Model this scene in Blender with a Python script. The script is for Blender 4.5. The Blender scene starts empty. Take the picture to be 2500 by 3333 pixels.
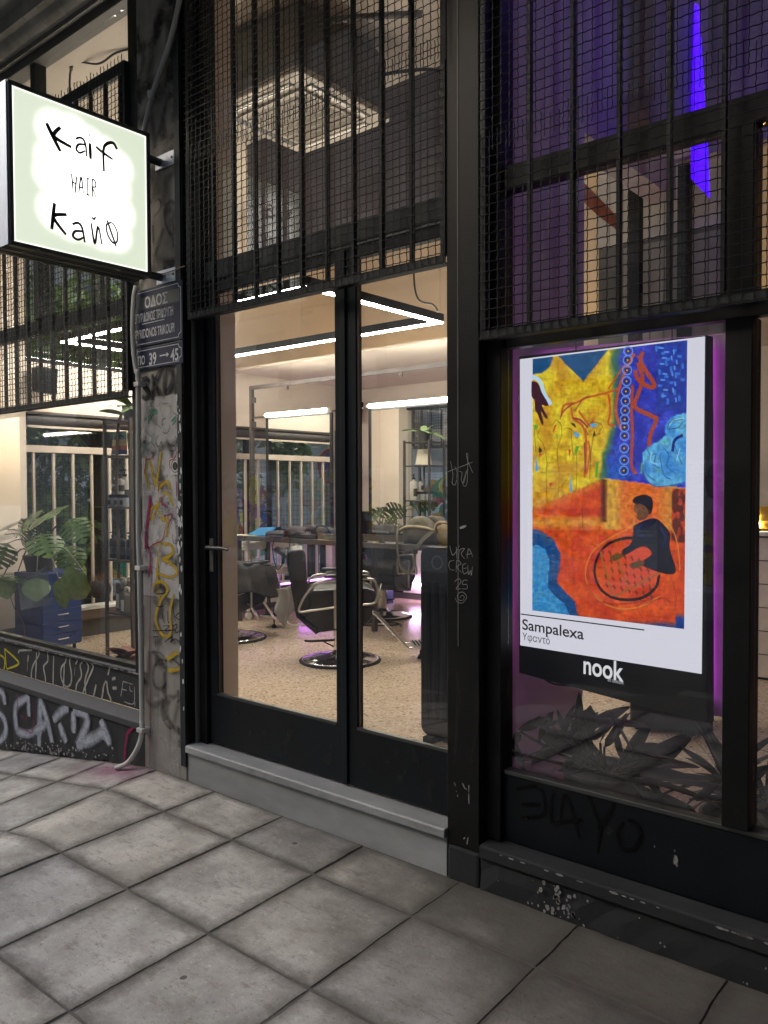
import bpy, bmesh, math, random
from mathutils import Vector, Matrix
random.seed(7)
C = bpy.context.scene.collection
SC = bpy.context.scene
R_ = math.radians

# ------------------------------------------------------------------ camera
CAM = (0.0, -2.55, 1.5)
RT = (0.76893944, 0.63931077, -0.00372552)
UP = (-0.01540829, 0.02435751, 0.99958456)
FW = (-0.63913592, 0.76856259, -0.02858014)
FPX = 2651.6
cd = bpy.data.cameras.new('camera')
cam = bpy.data.objects.new('camera', cd)
C.objects.link(cam)
cam.matrix_world = Matrix(((RT[0], UP[0], -FW[0], CAM[0]), (RT[1], UP[1], -FW[1], CAM[1]),
                           (RT[2], UP[2], -FW[2], CAM[2]), (0, 0, 0, 1)))
cd.sensor_fit = 'VERTICAL'; cd.sensor_height = 36.0; cd.lens = FPX / 3333.0 * 36.0
cd.clip_start = 0.05; cd.clip_end = 400
SC.camera = cam

# ------------------------------------------------------------------ light
w = bpy.data.worlds.new('World'); SC.world = w; w.use_nodes = True
nt = w.node_tree; bg = nt.nodes['Background']
sky = nt.nodes.new('ShaderNodeTexSky'); sky.sky_type = 'NISHITA'; sky.sun_disc = False
SUN_EL, SUN_AZ = R_(28), R_(215)
sky.sun_elevation = SUN_EL; sky.sun_rotation = SUN_AZ
sky.air_density = 1.0; sky.dust_density = 6.0; sky.ozone_density = 0.6
nt.links.new(sky.outputs[0], bg.inputs[0]); bg.inputs[1].default_value = 0.118
sd = bpy.data.lights.new('sun', 'SUN'); sun = bpy.data.objects.new('sun', sd); C.objects.link(sun)
sd.energy = 0.5; sd.angle = R_(20); sd.color = (1.0, 0.93, 0.85)
dv = Vector((math.sin(SUN_AZ) * math.cos(SUN_EL), math.cos(SUN_AZ) * math.cos(SUN_EL), math.sin(SUN_EL)))
sun.rotation_euler = dv.to_track_quat('Z', 'Y').to_euler()
SC.view_settings.view_transform = 'Standard'; SC.view_settings.look = 'None'
EXPO = 2.3
SC.view_settings.exposure = EXPO; SC.view_settings.gamma = 1.0
SC.view_settings.use_curve_mapping = False
cy = SC.cycles
cy.max_bounces = 10; cy.diffuse_bounces = 4; cy.glossy_bounces = 5; cy.transmission_bounces = 4
cy.transparent_max_bounces = 24; cy.caustics_reflective = False; cy.caustics_refractive = False
cy.sample_clamp_indirect = 4.0; cy.use_denoising = True

# ------------------------------------------------------------------ helpers
def at(x, y, X=None, Y=None, Z=None):
    """a pixel of the 2500 x 3333 photograph -> the point it shows on a plane of the place"""
    u, v = (x - 1250.0) / FPX, -(y - 1666.5) / FPX
    d = [u * RT[i] + v * UP[i] + FW[i] for i in range(3)]
    if X is not None: t = (X - CAM[0]) / d[0]
    elif Y is not None: t = (Y - CAM[1]) / d[1]
    else: t = (Z - CAM[2]) / d[2]
    return (CAM[0] + t * d[0], CAM[1] + t * d[1], CAM[2] + t * d[2])

def reg(ox, oy, s): return lambda p: (ox + s * p[0], oy + s * p[1])
def gz(x, y):
    d = max(0.0, -(x + 3.78 + 0.45 * y))
    return 0.032 * y - 0.15 * min(d, 3.2)

def tag(o, label=None, cat=None, group=None, kind=None):
    if label: o['label'] = label
    if cat: o['category'] = cat
    if group: o['group'] = group
    if kind: o['kind'] = kind
    return o
def thing(name, label, cat, loc=(0, 0, 0), rz=0.0, group=None):
    o = bpy.data.objects.new(name, None); C.objects.link(o)
    o.location = loc; o.rotation_euler = (0, 0, rz); o.empty_display_size = 0.1
    return tag(o, label, cat, group)
def base_of(p):
    v = Vector((0, 0, 0))
    while p is not None: v += p.location; p = p.parent
    return v
def copy_tree(o, parent=None):
    c = o.copy(); C.objects.link(c)
    if parent is not None: c.parent = parent
    for k in list(o.children): copy_tree(k, c)
    return c

class MB:
    def __init__(s): s.v = []; s.f = []; s.uv = []
    def add(s, vs, fs, uvs=None):
        n = len(s.v); s.v += [tuple(q) for q in vs]
        for i, q in enumerate(fs):
            s.f.append([n + k for k in q]); s.uv.append(uvs[i] if uvs else None)
        return s
    def box(s, x0, x1, y0, y1, z0, z1):
        return s.add([(x0, y0, z0), (x1, y0, z0), (x1, y1, z0), (x0, y1, z0), (x0, y0, z1), (x1, y0, z1), (x1, y1, z1), (x0, y1, z1)],
                     [(0, 3, 2, 1), (4, 5, 6, 7), (0, 1, 5, 4), (1, 2, 6, 5), (2, 3, 7, 6), (3, 0, 4, 7)])
    def poly(s, pts): return s.add(pts, [list(range(len(pts)))])
    def prism(s, pts, d):
        n = len(pts); d = Vector(d); a = [Vector(p) for p in pts]; b = [p + d for p in a]
        return s.add(a + b, [list(range(n))[::-1], list(range(n, 2 * n))] + [(i, (i + 1) % n, n + (i + 1) % n, n + i) for i in range(n)])
    def tube(s, path, r, n=8, cap=True):
        P = [Vector(p) for p in path]; m = len(P)
        rad = r if isinstance(r, (list, tuple)) else [r] * m
        up = Vector((0, 0, 1)); vs = []
        prev = None
        for i, p in enumerate(P):
            t = (P[min(i + 1, m - 1)] - P[max(i - 1, 0)])
            if t.length < 1e-9: t = Vector((0, 0, 1))
            t.normalize()
            if prev is None:
                a = t.cross(up)
                if a.length < 1e-3: a = t.cross(Vector((1, 0, 0)))
            else:
                a = prev - t * prev.dot(t)
                if a.length < 1e-6: a = t.cross(up)
            a.normalize(); b = t.cross(a); prev = a
            for k in range(n):
                q = 2 * math.pi * k / n
                vs.append(p + (a * math.cos(q) + b * math.sin(q)) * rad[i])
        fs = [(i * n + k, i * n + (k + 1) % n, (i + 1) * n + (k + 1) % n, (i + 1) * n + k) for i in range(m - 1) for k in range(n)]
        if cap: fs += [list(range(n))[::-1], list(range((m - 1) * n, m * n))]
        return s.add(vs, fs)
    def lathe(s, prof, c=(0, 0, 0), n=24):
        vs = []; m = len(prof)
        for r, z in prof:
            for k in range(n):
                q = 2 * math.pi * k / n
                vs.append((c[0] + r * math.cos(q), c[1] + r * math.sin(q), c[2] + z))
        fs = [(i * n + k, i * n + (k + 1) % n, (i + 1) * n + (k + 1) % n, (i + 1) * n + k) for i in range(m - 1) for k in range(n)]
        fs += [list(range(n))[::-1], list(range((m - 1) * n, m * n))]
        return s.add(vs, fs)
    def ball(s, c, r, nu=14, nv=9, jit=0.0, sq=1.0):
        vs = []; rx, ry, rz = r
        for j in range(nv + 1):
            a = math.pi * j / nv
            for i in range(nu):
                b = 2 * math.pi * i / nu
                k = 1 + jit * math.sin(3 * b + 2 * a * 3 + c[0] * 9) * math.sin(a)
                sx = lambda t: math.copysign(abs(t) ** sq, t)
                vs.append((c[0] + rx * k * sx(math.sin(a)) * sx(math.cos(b)), c[1] + ry * k * sx(math.sin(a)) * sx(math.sin(b)), c[2] + rz * k * sx(math.cos(a))))
        return s.add(vs, [(j * nu + i, (j + 1) * nu + i, (j + 1) * nu + (i + 1) % nu, j * nu + (i + 1) % nu) for j in range(nv) for i in range(nu)])
    def ribbon(s, pts, nrm, wd, uvs=True):
        """flat stroke; pts 3-D, nrm the wall normal, wd width or widths"""
        P = [Vector(p) for p in pts]; m = len(P); N = Vector(nrm).normalized()
        W = wd if isinstance(wd, (list, tuple)) else [wd] * m
        vs = []
        for i, p in enumerate(P):
            t = P[min(i + 1, m - 1)] - P[max(i - 1, 0)]
            if t.length < 1e-9: t = Vector((0, 0, 1))
            b = N.cross(t.normalized())
            vs += [p + b * W[i] * .5, p - b * W[i] * .5]
        fs = []; uv = []
        for i in range(m - 1):
            fs.append((2 * i, 2 * i + 2, 2 * i + 3, 2 * i + 1)); q, q2 = i / (m - 1), (i + 1) / (m - 1)
            uv.append([(0, q), (0, q2), (1, q2), (1, q)])
        return s.add(vs, fs, uv)
    def build(s, name, m, parent=None, smooth=False, local=False, bevel=0.0, auto=None):
        off = Vector((0, 0, 0)) if (local or parent is None) else base_of(parent)
        me = bpy.data.meshes.new(name)
        me.from_pydata([(q[0] - off.x, q[1] - off.y, q[2] - off.z) for q in s.v], [], s.f)
        if any(u is not None for u in s.uv):
            lay = me.uv_layers.new(name='UVMap').data; li = 0
            for fi, q in enumerate(s.f):
                for k in range(len(q)):
                    if s.uv[fi]: lay[li].uv = s.uv[fi][k]
                    li += 1
        if m: me.materials.append(m)
        if smooth:
            me.shade_smooth() if hasattr(me, 'shade_smooth') else None
            me.polygons.foreach_set('use_smooth', [True] * len(me.polygons))
            if auto and hasattr(me, 'set_sharp_from_angle'): me.set_sharp_from_angle(angle=R_(auto))
        me.update()
        o = bpy.data.objects.new(name, me); C.objects.link(o)
        if parent is not None: o.parent = parent
        if bevel:
            b = o.modifiers.new('bevel', 'BEVEL'); b.width = bevel; b.segments = 2; b.limit_method = 'ANGLE'
        return o
def box(name, m, parent, x0, x1, y0, y1, z0, z1, bevel=0.0, local=False):
    return MB().box(min(x0, x1), max(x0, x1), min(y0, y1), max(y0, y1), min(z0, z1), max(z0, z1)).build(name, m, parent, bevel=bevel, local=local)
def smooth_path(pts, k=6):
    P = [Vector(p) for p in pts]
    if len(P) < 3: 
        return [P[0].lerp(P[-1], i / k) for i in range(k + 1)]
    out = []
    for i in range(len(P) - 1):
        a, b, c, d = P[max(i - 1, 0)], P[i], P[i + 1], P[min(i + 2, len(P) - 1)]
        for j in range(k):
            t = j / k
            out.append(0.5 * ((2 * b) + (c - a) * t + (2 * a - 5 * b + 4 * c - d) * t * t + (3 * b - a - 3 * c + d) * t ** 3))
    return out + [P[-1]]

# ------------------------------------------------------------------ materials
def _new(name):
    m = bpy.data.materials.new(name); m.use_nodes = True
    n = m.node_tree.nodes; return m, m.node_tree, n, n['Principled BSDF'], m.node_tree.links
def mat(name, col, rough=.5, metal=0.0, var=0.12, scale=6.0, bump=0.0, bscale=60.0, spec=.5, coat=0.0, stretch=None, rvar=0.1):
    m, t, n, b, L = _new(name)
    tc = n.new('ShaderNodeTexCoord'); nz = n.new('ShaderNodeTexNoise')
    nz.inputs['Scale'].default_value = scale; nz.inputs['Detail'].default_value = 6; nz.inputs['Roughness'].default_value = .6
    src = tc.outputs['Object']
    if stretch:
        mp = n.new('ShaderNodeMapping'); mp.inputs['Scale'].default_value = stretch; L.new(src, mp.inputs[0]); src = mp.outputs[0]
    L.new(src, nz.inputs['Vector'])
    cr = n.new('ShaderNodeValToRGB'); L.new(nz.outputs['Fac'], cr.inputs[0])
    cr.color_ramp.elements[0].position = .3; cr.color_ramp.elements[1].position = .7
    cr.color_ramp.elements[0].color = (*[c * (1 - var) for c in col[:3]], 1); cr.color_ramp.elements[1].color = (*[min(1, c * (1 + var)) for c in col[:3]], 1)
    L.new(cr.outputs[0], b.inputs['Base Color'])
    mr = n.new('ShaderNodeMapRange'); mr.inputs['To Min'].default_value = max(0, rough - rvar); mr.inputs['To Max'].default_value = min(1, rough + rvar)
    L.new(nz.outputs['Fac'], mr.inputs[0]); L.new(mr.outputs[0], b.inputs['Roughness'])
    b.inputs['Metallic'].default_value = metal; b.inputs['Specular IOR Level'].default_value = spec
    b.inputs['Coat Weight'].default_value = coat
    if bump:
        n2 = n.new('ShaderNodeTexNoise'); n2.inputs['Scale'].default_value = bscale; n2.inputs['Detail'].default_value = 5
        L.new(src, n2.inputs['Vector'])
        bp = n.new('ShaderNodeBump'); bp.inputs['Strength'].default_value = bump; bp.inputs['Distance'].default_value = .01
        L.new(n2.outputs['Fac'], bp.inputs['Height']); L.new(bp.outputs[0], b.inputs['Normal'])
    return m
def emit(name, col, s):
    m, t, n, b, L = _new(name)
    b.inputs['Base Color'].default_value = (*col, 1); b.inputs['Emission Color'].default_value = (*col, 1)
    b.inputs['Emission Strength'].default_value = s; b.inputs['Roughness'].default_value = .4
    return m
def glass_mat(name, tint=(.97, .98, .975), f0=.045, dirt=.015):
    m, t, n, b, L = _new(name)
    n.remove(b); out = n['Material Output']
    lw = n.new('ShaderNodeLayerWeight'); lw.inputs[0].default_value = .5
    pw = n.new('ShaderNodeMath'); pw.operation = 'POWER'; pw.inputs[1].default_value = 5; L.new(lw.outputs['Facing'], pw.inputs[0])
    ma = n.new('ShaderNodeMath'); ma.operation = 'MULTIPLY_ADD'; ma.inputs[1].default_value = 1 - f0; ma.inputs[2].default_value = f0; L.new(pw.outputs[0], ma.inputs[0])
    tr = n.new('ShaderNodeBsdfTransparent'); tr.inputs[0].default_value = (*tint, 1)
    gl = n.new('ShaderNodeBsdfGlossy'); gl.inputs['Roughness'].default_value = .015
    df = n.new('ShaderNodeBsdfDiffuse'); df.inputs[0].default_value = (.6, .6, .57, 1)
    tc = n.new('ShaderNodeTexCoord'); nz = n.new('ShaderNodeTexNoise'); nz.inputs['Scale'].default_value = 5; nz.inputs['Detail'].default_value = 8
    L.new(tc.outputs['Object'], nz.inputs['Vector'])
    dm = n.new('ShaderNodeMapRange'); dm.inputs['From Min'].default_value = .45; dm.inputs['From Max'].default_value = .8
    dm.inputs['To Max'].default_value = dirt * 2.5; dm.inputs['To Min'].default_value = dirt * .3; L.new(nz.outputs['Fac'], dm.inputs[0])
    mx = n.new('ShaderNodeMixShader'); L.new(ma.outputs[0], mx.inputs[0]); L.new(tr.outputs[0], mx.inputs[1]); L.new(gl.outputs[0], mx.inputs[2])
    m2 = n.new('ShaderNodeMixShader'); L.new(dm.outputs[0], m2.inputs[0]); L.new(mx.outputs[0], m2.inputs[1]); L.new(df.outputs[0], m2.inputs[2])
    L.new(m2.outputs[0], out.inputs['Surface'])
    return m
def spray(name, col, soft=.35, dens=1.0, worn=.35, rough=.55):
    """paint laid on a wall as a flat stroke; soft fog at the edges of the stroke, worn by noise"""
    m, t, n, b, L = _new(name)
    out = n['Material Output']; b.inputs['Base Color'].default_value = (*col, 1); b.inputs['Roughness'].default_value = rough; b.inputs['Specular IOR Level'].default_value = .15
    uv = n.new('ShaderNodeUVMap'); sp = n.new('ShaderNodeSeparateXYZ'); L.new(uv.outputs[0], sp.inputs[0])
    def math_(op, a, bb, clamp=False):
        k = n.new('ShaderNodeMath'); k.operation = op; k.use_clamp = clamp
        for i, q in enumerate((a, bb)):
            if q is None: continue
            if isinstance(q, (int, float)): k.inputs[i].default_value = q
            else: L.new(q, k.inputs[i])
        return k.outputs[0]
    a = math_('ABSOLUTE', math_('SUBTRACT', math_('MULTIPLY', sp.outputs[0], 2.0), 1.0), None)
    e = math_('DIVIDE', math_('SUBTRACT', 1.0, a), max(soft, .01), True)
    tc = n.new('ShaderNodeTexCoord'); nz = n.new('ShaderNodeTexNoise'); nz.inputs['Scale'].default_value = 28; nz.inputs['Detail'].default_value = 8
    L.new(tc.outputs['Object'], nz.inputs['Vector'])
    wv = math_('MULTIPLY', math_('SUBTRACT', nz.outputs['Fac'], .62 - .25 * (1 - worn)), 6.0, True)
    al = math_('MULTIPLY', math_('MULTIPLY', e, dens), math_('SUBTRACT', 1.0, math_('MULTIPLY', wv, worn)))
    tr = n.new('ShaderNodeBsdfTransparent'); mx = n.new('ShaderNodeMixShader')
    L.new(al, mx.inputs[0]); L.new(tr.outputs[0], mx.inputs[1]); L.new(b.outputs[0], mx.inputs[2]); L.new(mx.outputs[0], out.inputs['Surface'])
    return m

M = {}
M['black'] = mat('black_paint', (.0045, .005, .005), .5, spec=.25, var=.6, scale=7, bump=.05, bscale=30)
M['door'] = mat('dark_door_paint', (.0035, .006, .0085), .48, spec=.25, var=.6, scale=3, bump=.04, bscale=25, stretch=(1, 1, .3))
M['steel'] = mat('grille_steel', (.014, .018, .019), .55, spec=.3, var=.3, scale=14, bump=.15, bscale=90)
M['wire'] = mat('wire_steel', (.006, .007, .008), .5, .2, var=.3, scale=20)
M['glass'] = glass_mat('shop_glass', f0=.07, dirt=.007)
M['glass_clean'] = glass_mat('side_glass', (.92, .94, .92), .05, .006)
M['white_paint'] = mat('white_paint', (.75, .73, .68), .5)
M['alu'] = mat('dark_aluminium', (.09, .095, .09), .35, .7, var=.1)
M['alu_light'] = mat('pale_skylit_aluminium', (.62, .68, .76), .4, .5, var=.06)  # pale metal, its blue-white brightened for sky light on the sign edge
M['chrome'] = mat('chrome', (.75, .75, .75), .12, 1.0, var=.05, rvar=.05)
M['brushed'] = mat('brushed_steel', (.55, .53, .5), .3, 1.0, var=.08)
M['leather'] = mat('black_leather', (.016, .015, .015), .38, var=.25, scale=10, bump=.12, bscale=120)
M['leather_b'] = mat('dark_brown_leather', (.022, .019, .0175), .4, var=.25, scale=10, bump=.12, bscale=120)
M['rubber'] = mat('rubber', (.007, .007, .007), .75, spec=.2)
M['conduit'] = mat('grey_conduit', (.46, .46, .43), .5, var=.12, scale=8)
M['blue_enamel'] = mat('blue_enamel', (.007, .014, .045), .35, spec=.3, var=.25, scale=9, bump=.05)
M['enamel_white'] = mat('enamel_white', (.5, .52, .54), .4, var=.25, scale=40)
M['marble'] = mat('grey_marble', (.26, .275, .275), .5, var=.3, scale=5, bump=.04, stretch=(.4, 1, 1))
M['wall_in'] = mat('beige_plaster', (.69, .60, .505), .8, var=.04, scale=2, bump=.03)
M['wall_mauve'] = mat('mauve_plaster', (.46, .38, .39), .8, var=.05, scale=2)
M['ceil'] = mat('ceiling_plaster', (.55, .49, .42), .85, var=.04, scale=2)
M['purple_dark'] = mat('dark_purple_panel', (.055, .045, .052), .55, var=.3, scale=3, bump=.05)
M['white_pl'] = mat('white_plaster', (.72, .64, .58), .7, var=.04)
M['brown'] = mat('brown_wood', (.13, .095, .07), .5, var=.15, stretch=(1, .2, 1))
M['dark_wood'] = mat('dark_counter', (.055, .047, .042), .42, var=.2, stretch=(.2, 1, 1), scale=12)
M['frame_brown'] = mat('brown_steel_tube', (.075, .062, .055), .4, .3, var=.15)
M['blind'] = mat('dark_roller_blind', (.045, .037, .032), .6, var=.15)
M['rail'] = mat('beige_rail', (.50, .42, .34), .5, var=.1)
M['plastic_w'] = mat('white_plastic', (.70, .68, .62), .4, var=.05)
M['ac_white'] = mat('yellowed_plastic', (.36, .32, .26), .5, var=.06)
M['plastic_k'] = mat('black_plastic', (.008, .008, .008), .5, spec=.3, var=.2)
M['casing'] = mat('grey_casing', (.10, .095, .085), .5, var=.15)
M['navy'] = mat('navy_lacquer', (.013, .038, .16), .3, var=.12, scale=3)
M['terracotta'] = mat('dark_pot', (.05, .045, .04), .6, var=.3)
M['soil'] = mat('soil', (.03, .022, .016), .9)
M['leaf'] = mat('monstera_leaf', (.085, .155, .03), .33, var=.45, scale=5, spec=.6)
M['leaf_pale'] = mat('pale_leaf', (.16, .24, .06), .35, var=.3, scale=5)
M['stem'] = mat('stem', (.08, .09, .04), .5)
M['leaf_red'] = mat('dark_cordyline_leaf', (.008, .0055, .005), .55, var=.5, scale=6, spec=.25)
M['leaf_wine'] = mat('wine_leaf', (.016, .004, .006), .55, var=.5, scale=6, spec=.25)
M['leaf_spike'] = mat('spiky_leaf', (.009, .010, .006), .55, var=.4, spec=.25)
M['dry'] = mat('dried_twigs', (.14, .075, .035), .8, var=.4, scale=20)
M['olive'] = mat('olive_canvas', (.075, .062, .04), .8, var=.2, scale=9, bump=.2, bscale=50)
M['tan_bag'] = mat('tan_canvas', (.22, .17, .10), .8, var=.2, bump=.2)
M['maroon'] = mat('dark_plum_cloth', (.028, .018, .022), .8, var=.3, bump=.2)
M['charcoal'] = mat('charcoal_cloth', (.03, .029, .03), .8, var=.3, bump=.2)
M['paper'] = mat('paper', (.7, .65, .5), .7)
M['yellow_paper'] = mat('yellow_paper', (.75, .6, .2), .7)
M['blue_card'] = mat('blue_card', (.03, .16, .33), .5)
M['orange'] = mat('orange_board', (.42, .10, .035), .5, var=.25, scale=5)
M['grey_in'] = mat('grey_cladding', (.62, .59, .54), .6, var=.1)
M['grey_low'] = mat('grey_boards', (.30, .285, .26), .6)
M['tile_w'] = mat('white_tile', (.70, .62, .54), .25, var=.05)
M['grout'] = mat('dark_grout', (.03, .028, .026), .8)
M['yellow'] = mat('yellow_plastic', (.75, .42, .03), .4)
M['asphalt'] = mat('asphalt', (.05, .05, .052), .85, var=.2, scale=3, bump=.3, bscale=120)
M['render'] = mat('grey_render', (.32, .30, .27), .85, var=.2, scale=1.5)
M['shutter'] = mat('white_shutter', (.58, .58, .56), .5, var=.12)
M['win_dark'] = mat('dark_window', (.02, .024, .028), .12)
M['bark'] = mat('bark', (.06, .045, .03), .9, var=.4, bump=.5)
M['foliage'] = mat('foliage', (.11, .22, .035), .5, var=.5, scale=3)
M['foliage2'] = mat('foliage_dark', (.06, .13, .028), .5, var=.5, scale=3)
M['led'] = emit('led_white', (1.0, .93, .82), 22.0)
M['added_up_glow'] = emit('added_up_glow', (1.0, .88, .74), 15.0)  # glow of the added upward panels
M['tube'] = emit('tube_white', (1.0, .93, .80), 17.0)
M['led_warm'] = emit('led_warm', (1.0, .66, .24), 5.0)
M['led_purple'] = emit('led_purple', (.62, .10, 1.0), 7.0)
M['led_magenta'] = emit('led_magenta', (.78, .10, .85), 2.4)
M['tube_purple'] = emit('tube_purple', (.86, .55, 1.0), 9.0)
M['added_blue'] = emit('added_blue_glow', (.24, .12, 1.0), 5.0)
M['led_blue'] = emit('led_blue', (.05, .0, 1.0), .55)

# mirror
m, t, n, b, L = _new('mirror'); b.inputs['Metallic'].default_value = 1; b.inputs['Roughness'].default_value = .01
b.inputs['Base Color'].default_value = (.82, .82, .80, 1); M['mirror'] = m

# terrazzo floor
def terrazzo():
    m, t, n, b, L = _new('terrazzo')
    tc = n.new('ShaderNodeTexCoord'); src = tc.outputs['Object']
    v1 = n.new('ShaderNodeTexVoronoi'); v1.inputs['Scale'].default_value = 66; v1.inputs['Randomness'].default_value = 1; L.new(src, v1.inputs['Vector'])
    r1 = n.new('ShaderNodeValToRGB'); r1.color_ramp.interpolation = 'CONSTANT'
    cols = [(0, (.56, .43, .30)), (.22, (.63, .51, .38)), (.42, (.48, .35, .24)), (.58, (.70, .60, .47)), (.74, (.56, .44, .31)), (.88, (.22, .15, .10)), (.94, (.38, .27, .18))]
    e = r1.color_ramp.elements; e[0].position = 0; e[0].color = (*cols[0][1], 1); e[1].position = cols[1][0]; e[1].color = (*cols[1][1], 1)
    for p_, c_ in cols[2:]:
        k = e.new(p_); k.color = (*c_, 1)
    sp = n.new('ShaderNodeSeparateColor'); L.new(v1.outputs['Color'], sp.inputs[0]); L.new(sp.outputs[0], r1.inputs[0])
    v2 = n.new('ShaderNodeTexVoronoi'); v2.feature = 'DISTANCE_TO_EDGE'; v2.inputs['Scale'].default_value = 66; L.new(src, v2.inputs['Vector'])
    lt = n.new('ShaderNodeMath'); lt.operation = 'LESS_THAN'; lt.inputs[1].default_value = .09; L.new(v2.outputs[0], lt.inputs[0])
    mx = n.new('ShaderNodeMix'); mx.data_type = 'RGBA'; L.new(lt.outputs[0], mx.inputs['Factor']); L.new(r1.outputs[0], mx.inputs['A']); mx.inputs['B'].default_value = (.52, .40, .28, 1)
    L.new(mx.outputs['Result'], b.inputs['Base Color'])
    nz = n.new('ShaderNodeTexNoise'); nz.inputs['Scale'].default_value = 3; L.new(src, nz.inputs['Vector'])
    mr = n.new('ShaderNodeMapRange'); mr.inputs['To Min'].default_value = .10; mr.inputs['To Max'].default_value = .24; L.new(nz.outputs['Fac'], mr.inputs[0]); L.new(mr.outputs[0], b.inputs['Roughness'])
    return m
M['terrazzo'] = terrazzo()

def slab_mat():
    m, t, n, b, L = _new('paving_concrete')
    tc = n.new('ShaderNodeTexCoord'); oi = n.new('ShaderNodeObjectInfo'); geo = n.new('ShaderNodeNewGeometry')
    def nz(scale, det=8, r=.6, src=None):
        k = n.new('ShaderNodeTexNoise'); k.inputs['Scale'].default_value = scale; k.inputs['Detail'].default_value = det; k.inputs['Roughness'].default_value = r
        L.new(src or geo.outputs['Position'], k.inputs['Vector']); return k.outputs['Fac']
    def mt(op, a, bb=None, clamp=False):
        k = n.new('ShaderNodeMath'); k.operation = op; k.use_clamp = clamp
        for i, q in enumerate((a, bb)):
            if q is None: continue
            if isinstance(q, (int, float)): k.inputs[i].default_value = q
            else: L.new(q, k.inputs[i])
        return k.outputs[0]
    def mixc(f, a, bb):
        k = n.new('ShaderNodeMix'); k.data_type = 'RGBA'
        for s_, q in (('Factor', f), ('A', a), ('B', bb)):
            if isinstance(q, tuple): k.inputs[s_].default_value = (*q, 1)
            elif isinstance(q, float): k.inputs[s_].default_value = q
            else: L.new(q, k.inputs[s_])
        return k.outputs['Result']
    cr = n.new('ShaderNodeValToRGB'); L.new(nz(3.2, 10, .65), cr.inputs[0])
    cr.color_ramp.elements[0].position = .33; cr.color_ramp.elements[0].color = (.25, .245, .222, 1)
    cr.color_ramp.elements[1].position = .66; cr.color_ramp.elements[1].color = (.57, .565, .53, 1)
    rnd = mixc(oi.outputs['Random'], (.80, .80, .83), (1.06, 1.03, .97))
    mu = n.new('ShaderNodeMix'); mu.data_type = 'RGBA'; mu.blend_type = 'MULTIPLY'; mu.inputs['Factor'].default_value = 1; L.new(cr.outputs[0], mu.inputs['A']); L.new(rnd, mu.inputs['B'])
    col = mu.outputs['Result']
    # fine grain: streaks of worn cement
    st_ = n.new('ShaderNodeMapping'); st_.inputs['Scale'].default_value = (.35, 1, 1); L.new(geo.outputs['Position'], st_.inputs[0])
    g0 = mt('MULTIPLY', mt('SUBTRACT', nz(1.7, 10, .7), .44), 3.2, True); col = mixc(mt('MULTIPLY', g0, .55), col, (.19, .165, .135))
    g1 = mt('MULTIPLY', mt('SUBTRACT', nz(34, 8, .75, st_.outputs[0]), .53), 7.0, True); col = mixc(mt('MULTIPLY', g1, .75), col, (.17, .15, .125))
    g3 = mt('MULTIPLY', mt('SUBTRACT', nz(52, 6, .75), .57), 9.0, True); col = mixc(mt('MULTIPLY', g3, .5), col, (.62, .60, .55))
    g2 = mt('MULTIPLY', mt('SUBTRACT', nz(95, 4, .6), .60), 9.0, True); col = mixc(mt('MULTIPLY', g2, .85), col, (.12, .11, .1))
    # dirt gathered along the edges of each slab
    sp = n.new('ShaderNodeSeparateXYZ'); L.new(tc.outputs['Generated'], sp.inputs[0])
    ex = mt('MINIMUM', sp.outputs[0], mt('SUBTRACT', 1.0, sp.outputs[0])); ey = mt('MINIMUM', sp.outputs[1], mt('SUBTRACT', 1.0, sp.outputs[1]))
    ed = mt('ADD', mt('MINIMUM', ex, ey), mt('MULTIPLY', mt('SUBTRACT', nz(7, 8, .75), .5), .30))
    ed = mt('SUBTRACT', 1.0, mt('DIVIDE', ed, .13), True); col = mixc(mt('MULTIPLY', ed, .85), col, (.070, .063, .053))
    # grime along the shopfront, with shade painted in darker towards the right
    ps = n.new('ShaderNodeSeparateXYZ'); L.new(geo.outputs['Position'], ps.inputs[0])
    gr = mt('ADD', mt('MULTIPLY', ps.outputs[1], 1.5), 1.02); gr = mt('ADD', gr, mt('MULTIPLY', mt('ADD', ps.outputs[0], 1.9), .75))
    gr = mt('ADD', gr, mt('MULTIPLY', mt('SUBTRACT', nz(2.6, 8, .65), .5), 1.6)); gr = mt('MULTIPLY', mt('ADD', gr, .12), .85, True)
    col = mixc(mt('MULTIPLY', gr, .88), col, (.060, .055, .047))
    # trodden gum spots
    vo = n.new('ShaderNodeTexVoronoi'); vo.inputs['Scale'].default_value = 3.4; vo.inputs['Randomness'].default_value = 1; L.new(geo.outputs['Position'], vo.inputs['Vector'])
    gum = mt('LESS_THAN', mt('ADD', vo.outputs['Distance'], mt('MULTIPLY', mt('SUBTRACT', nz(20, 3), .5), .08)), mt('MULTIPLY', vo.outputs['Color'], .075)); col = mixc(mt('MULTIPLY', gum, .85), col, (.035, .033, .03))
    # pink paint spilt below the pier
    dx = mt('MULTIPLY', mt('ADD', ps.outputs[0], 3.98), 2.3); dy = mt('MULTIPLY', mt('ADD', ps.outputs[1], .10), 5.5)
    pd = mt('ADD', mt('SQRT', mt('ADD', mt('MULTIPLY', dx, dx), mt('MULTIPLY', dy, dy))), mt('MULTIPLY', mt('SUBTRACT', nz(7, 6, .7), .5), 1.1))
    col = mixc(mt('MULTIPLY', mt('SUBTRACT', 1.0, pd, True), .75), col, (.22, .05, .12))
    L.new(col, b.inputs['Base Color'])
    rr = n.new('ShaderNodeMapRange'); rr.inputs['To Min'].default_value = .5; rr.inputs['To Max'].default_value = .8; L.new(nz(14), rr.inputs[0]); L.new(rr.outputs[0], b.inputs['Roughness'])
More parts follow.
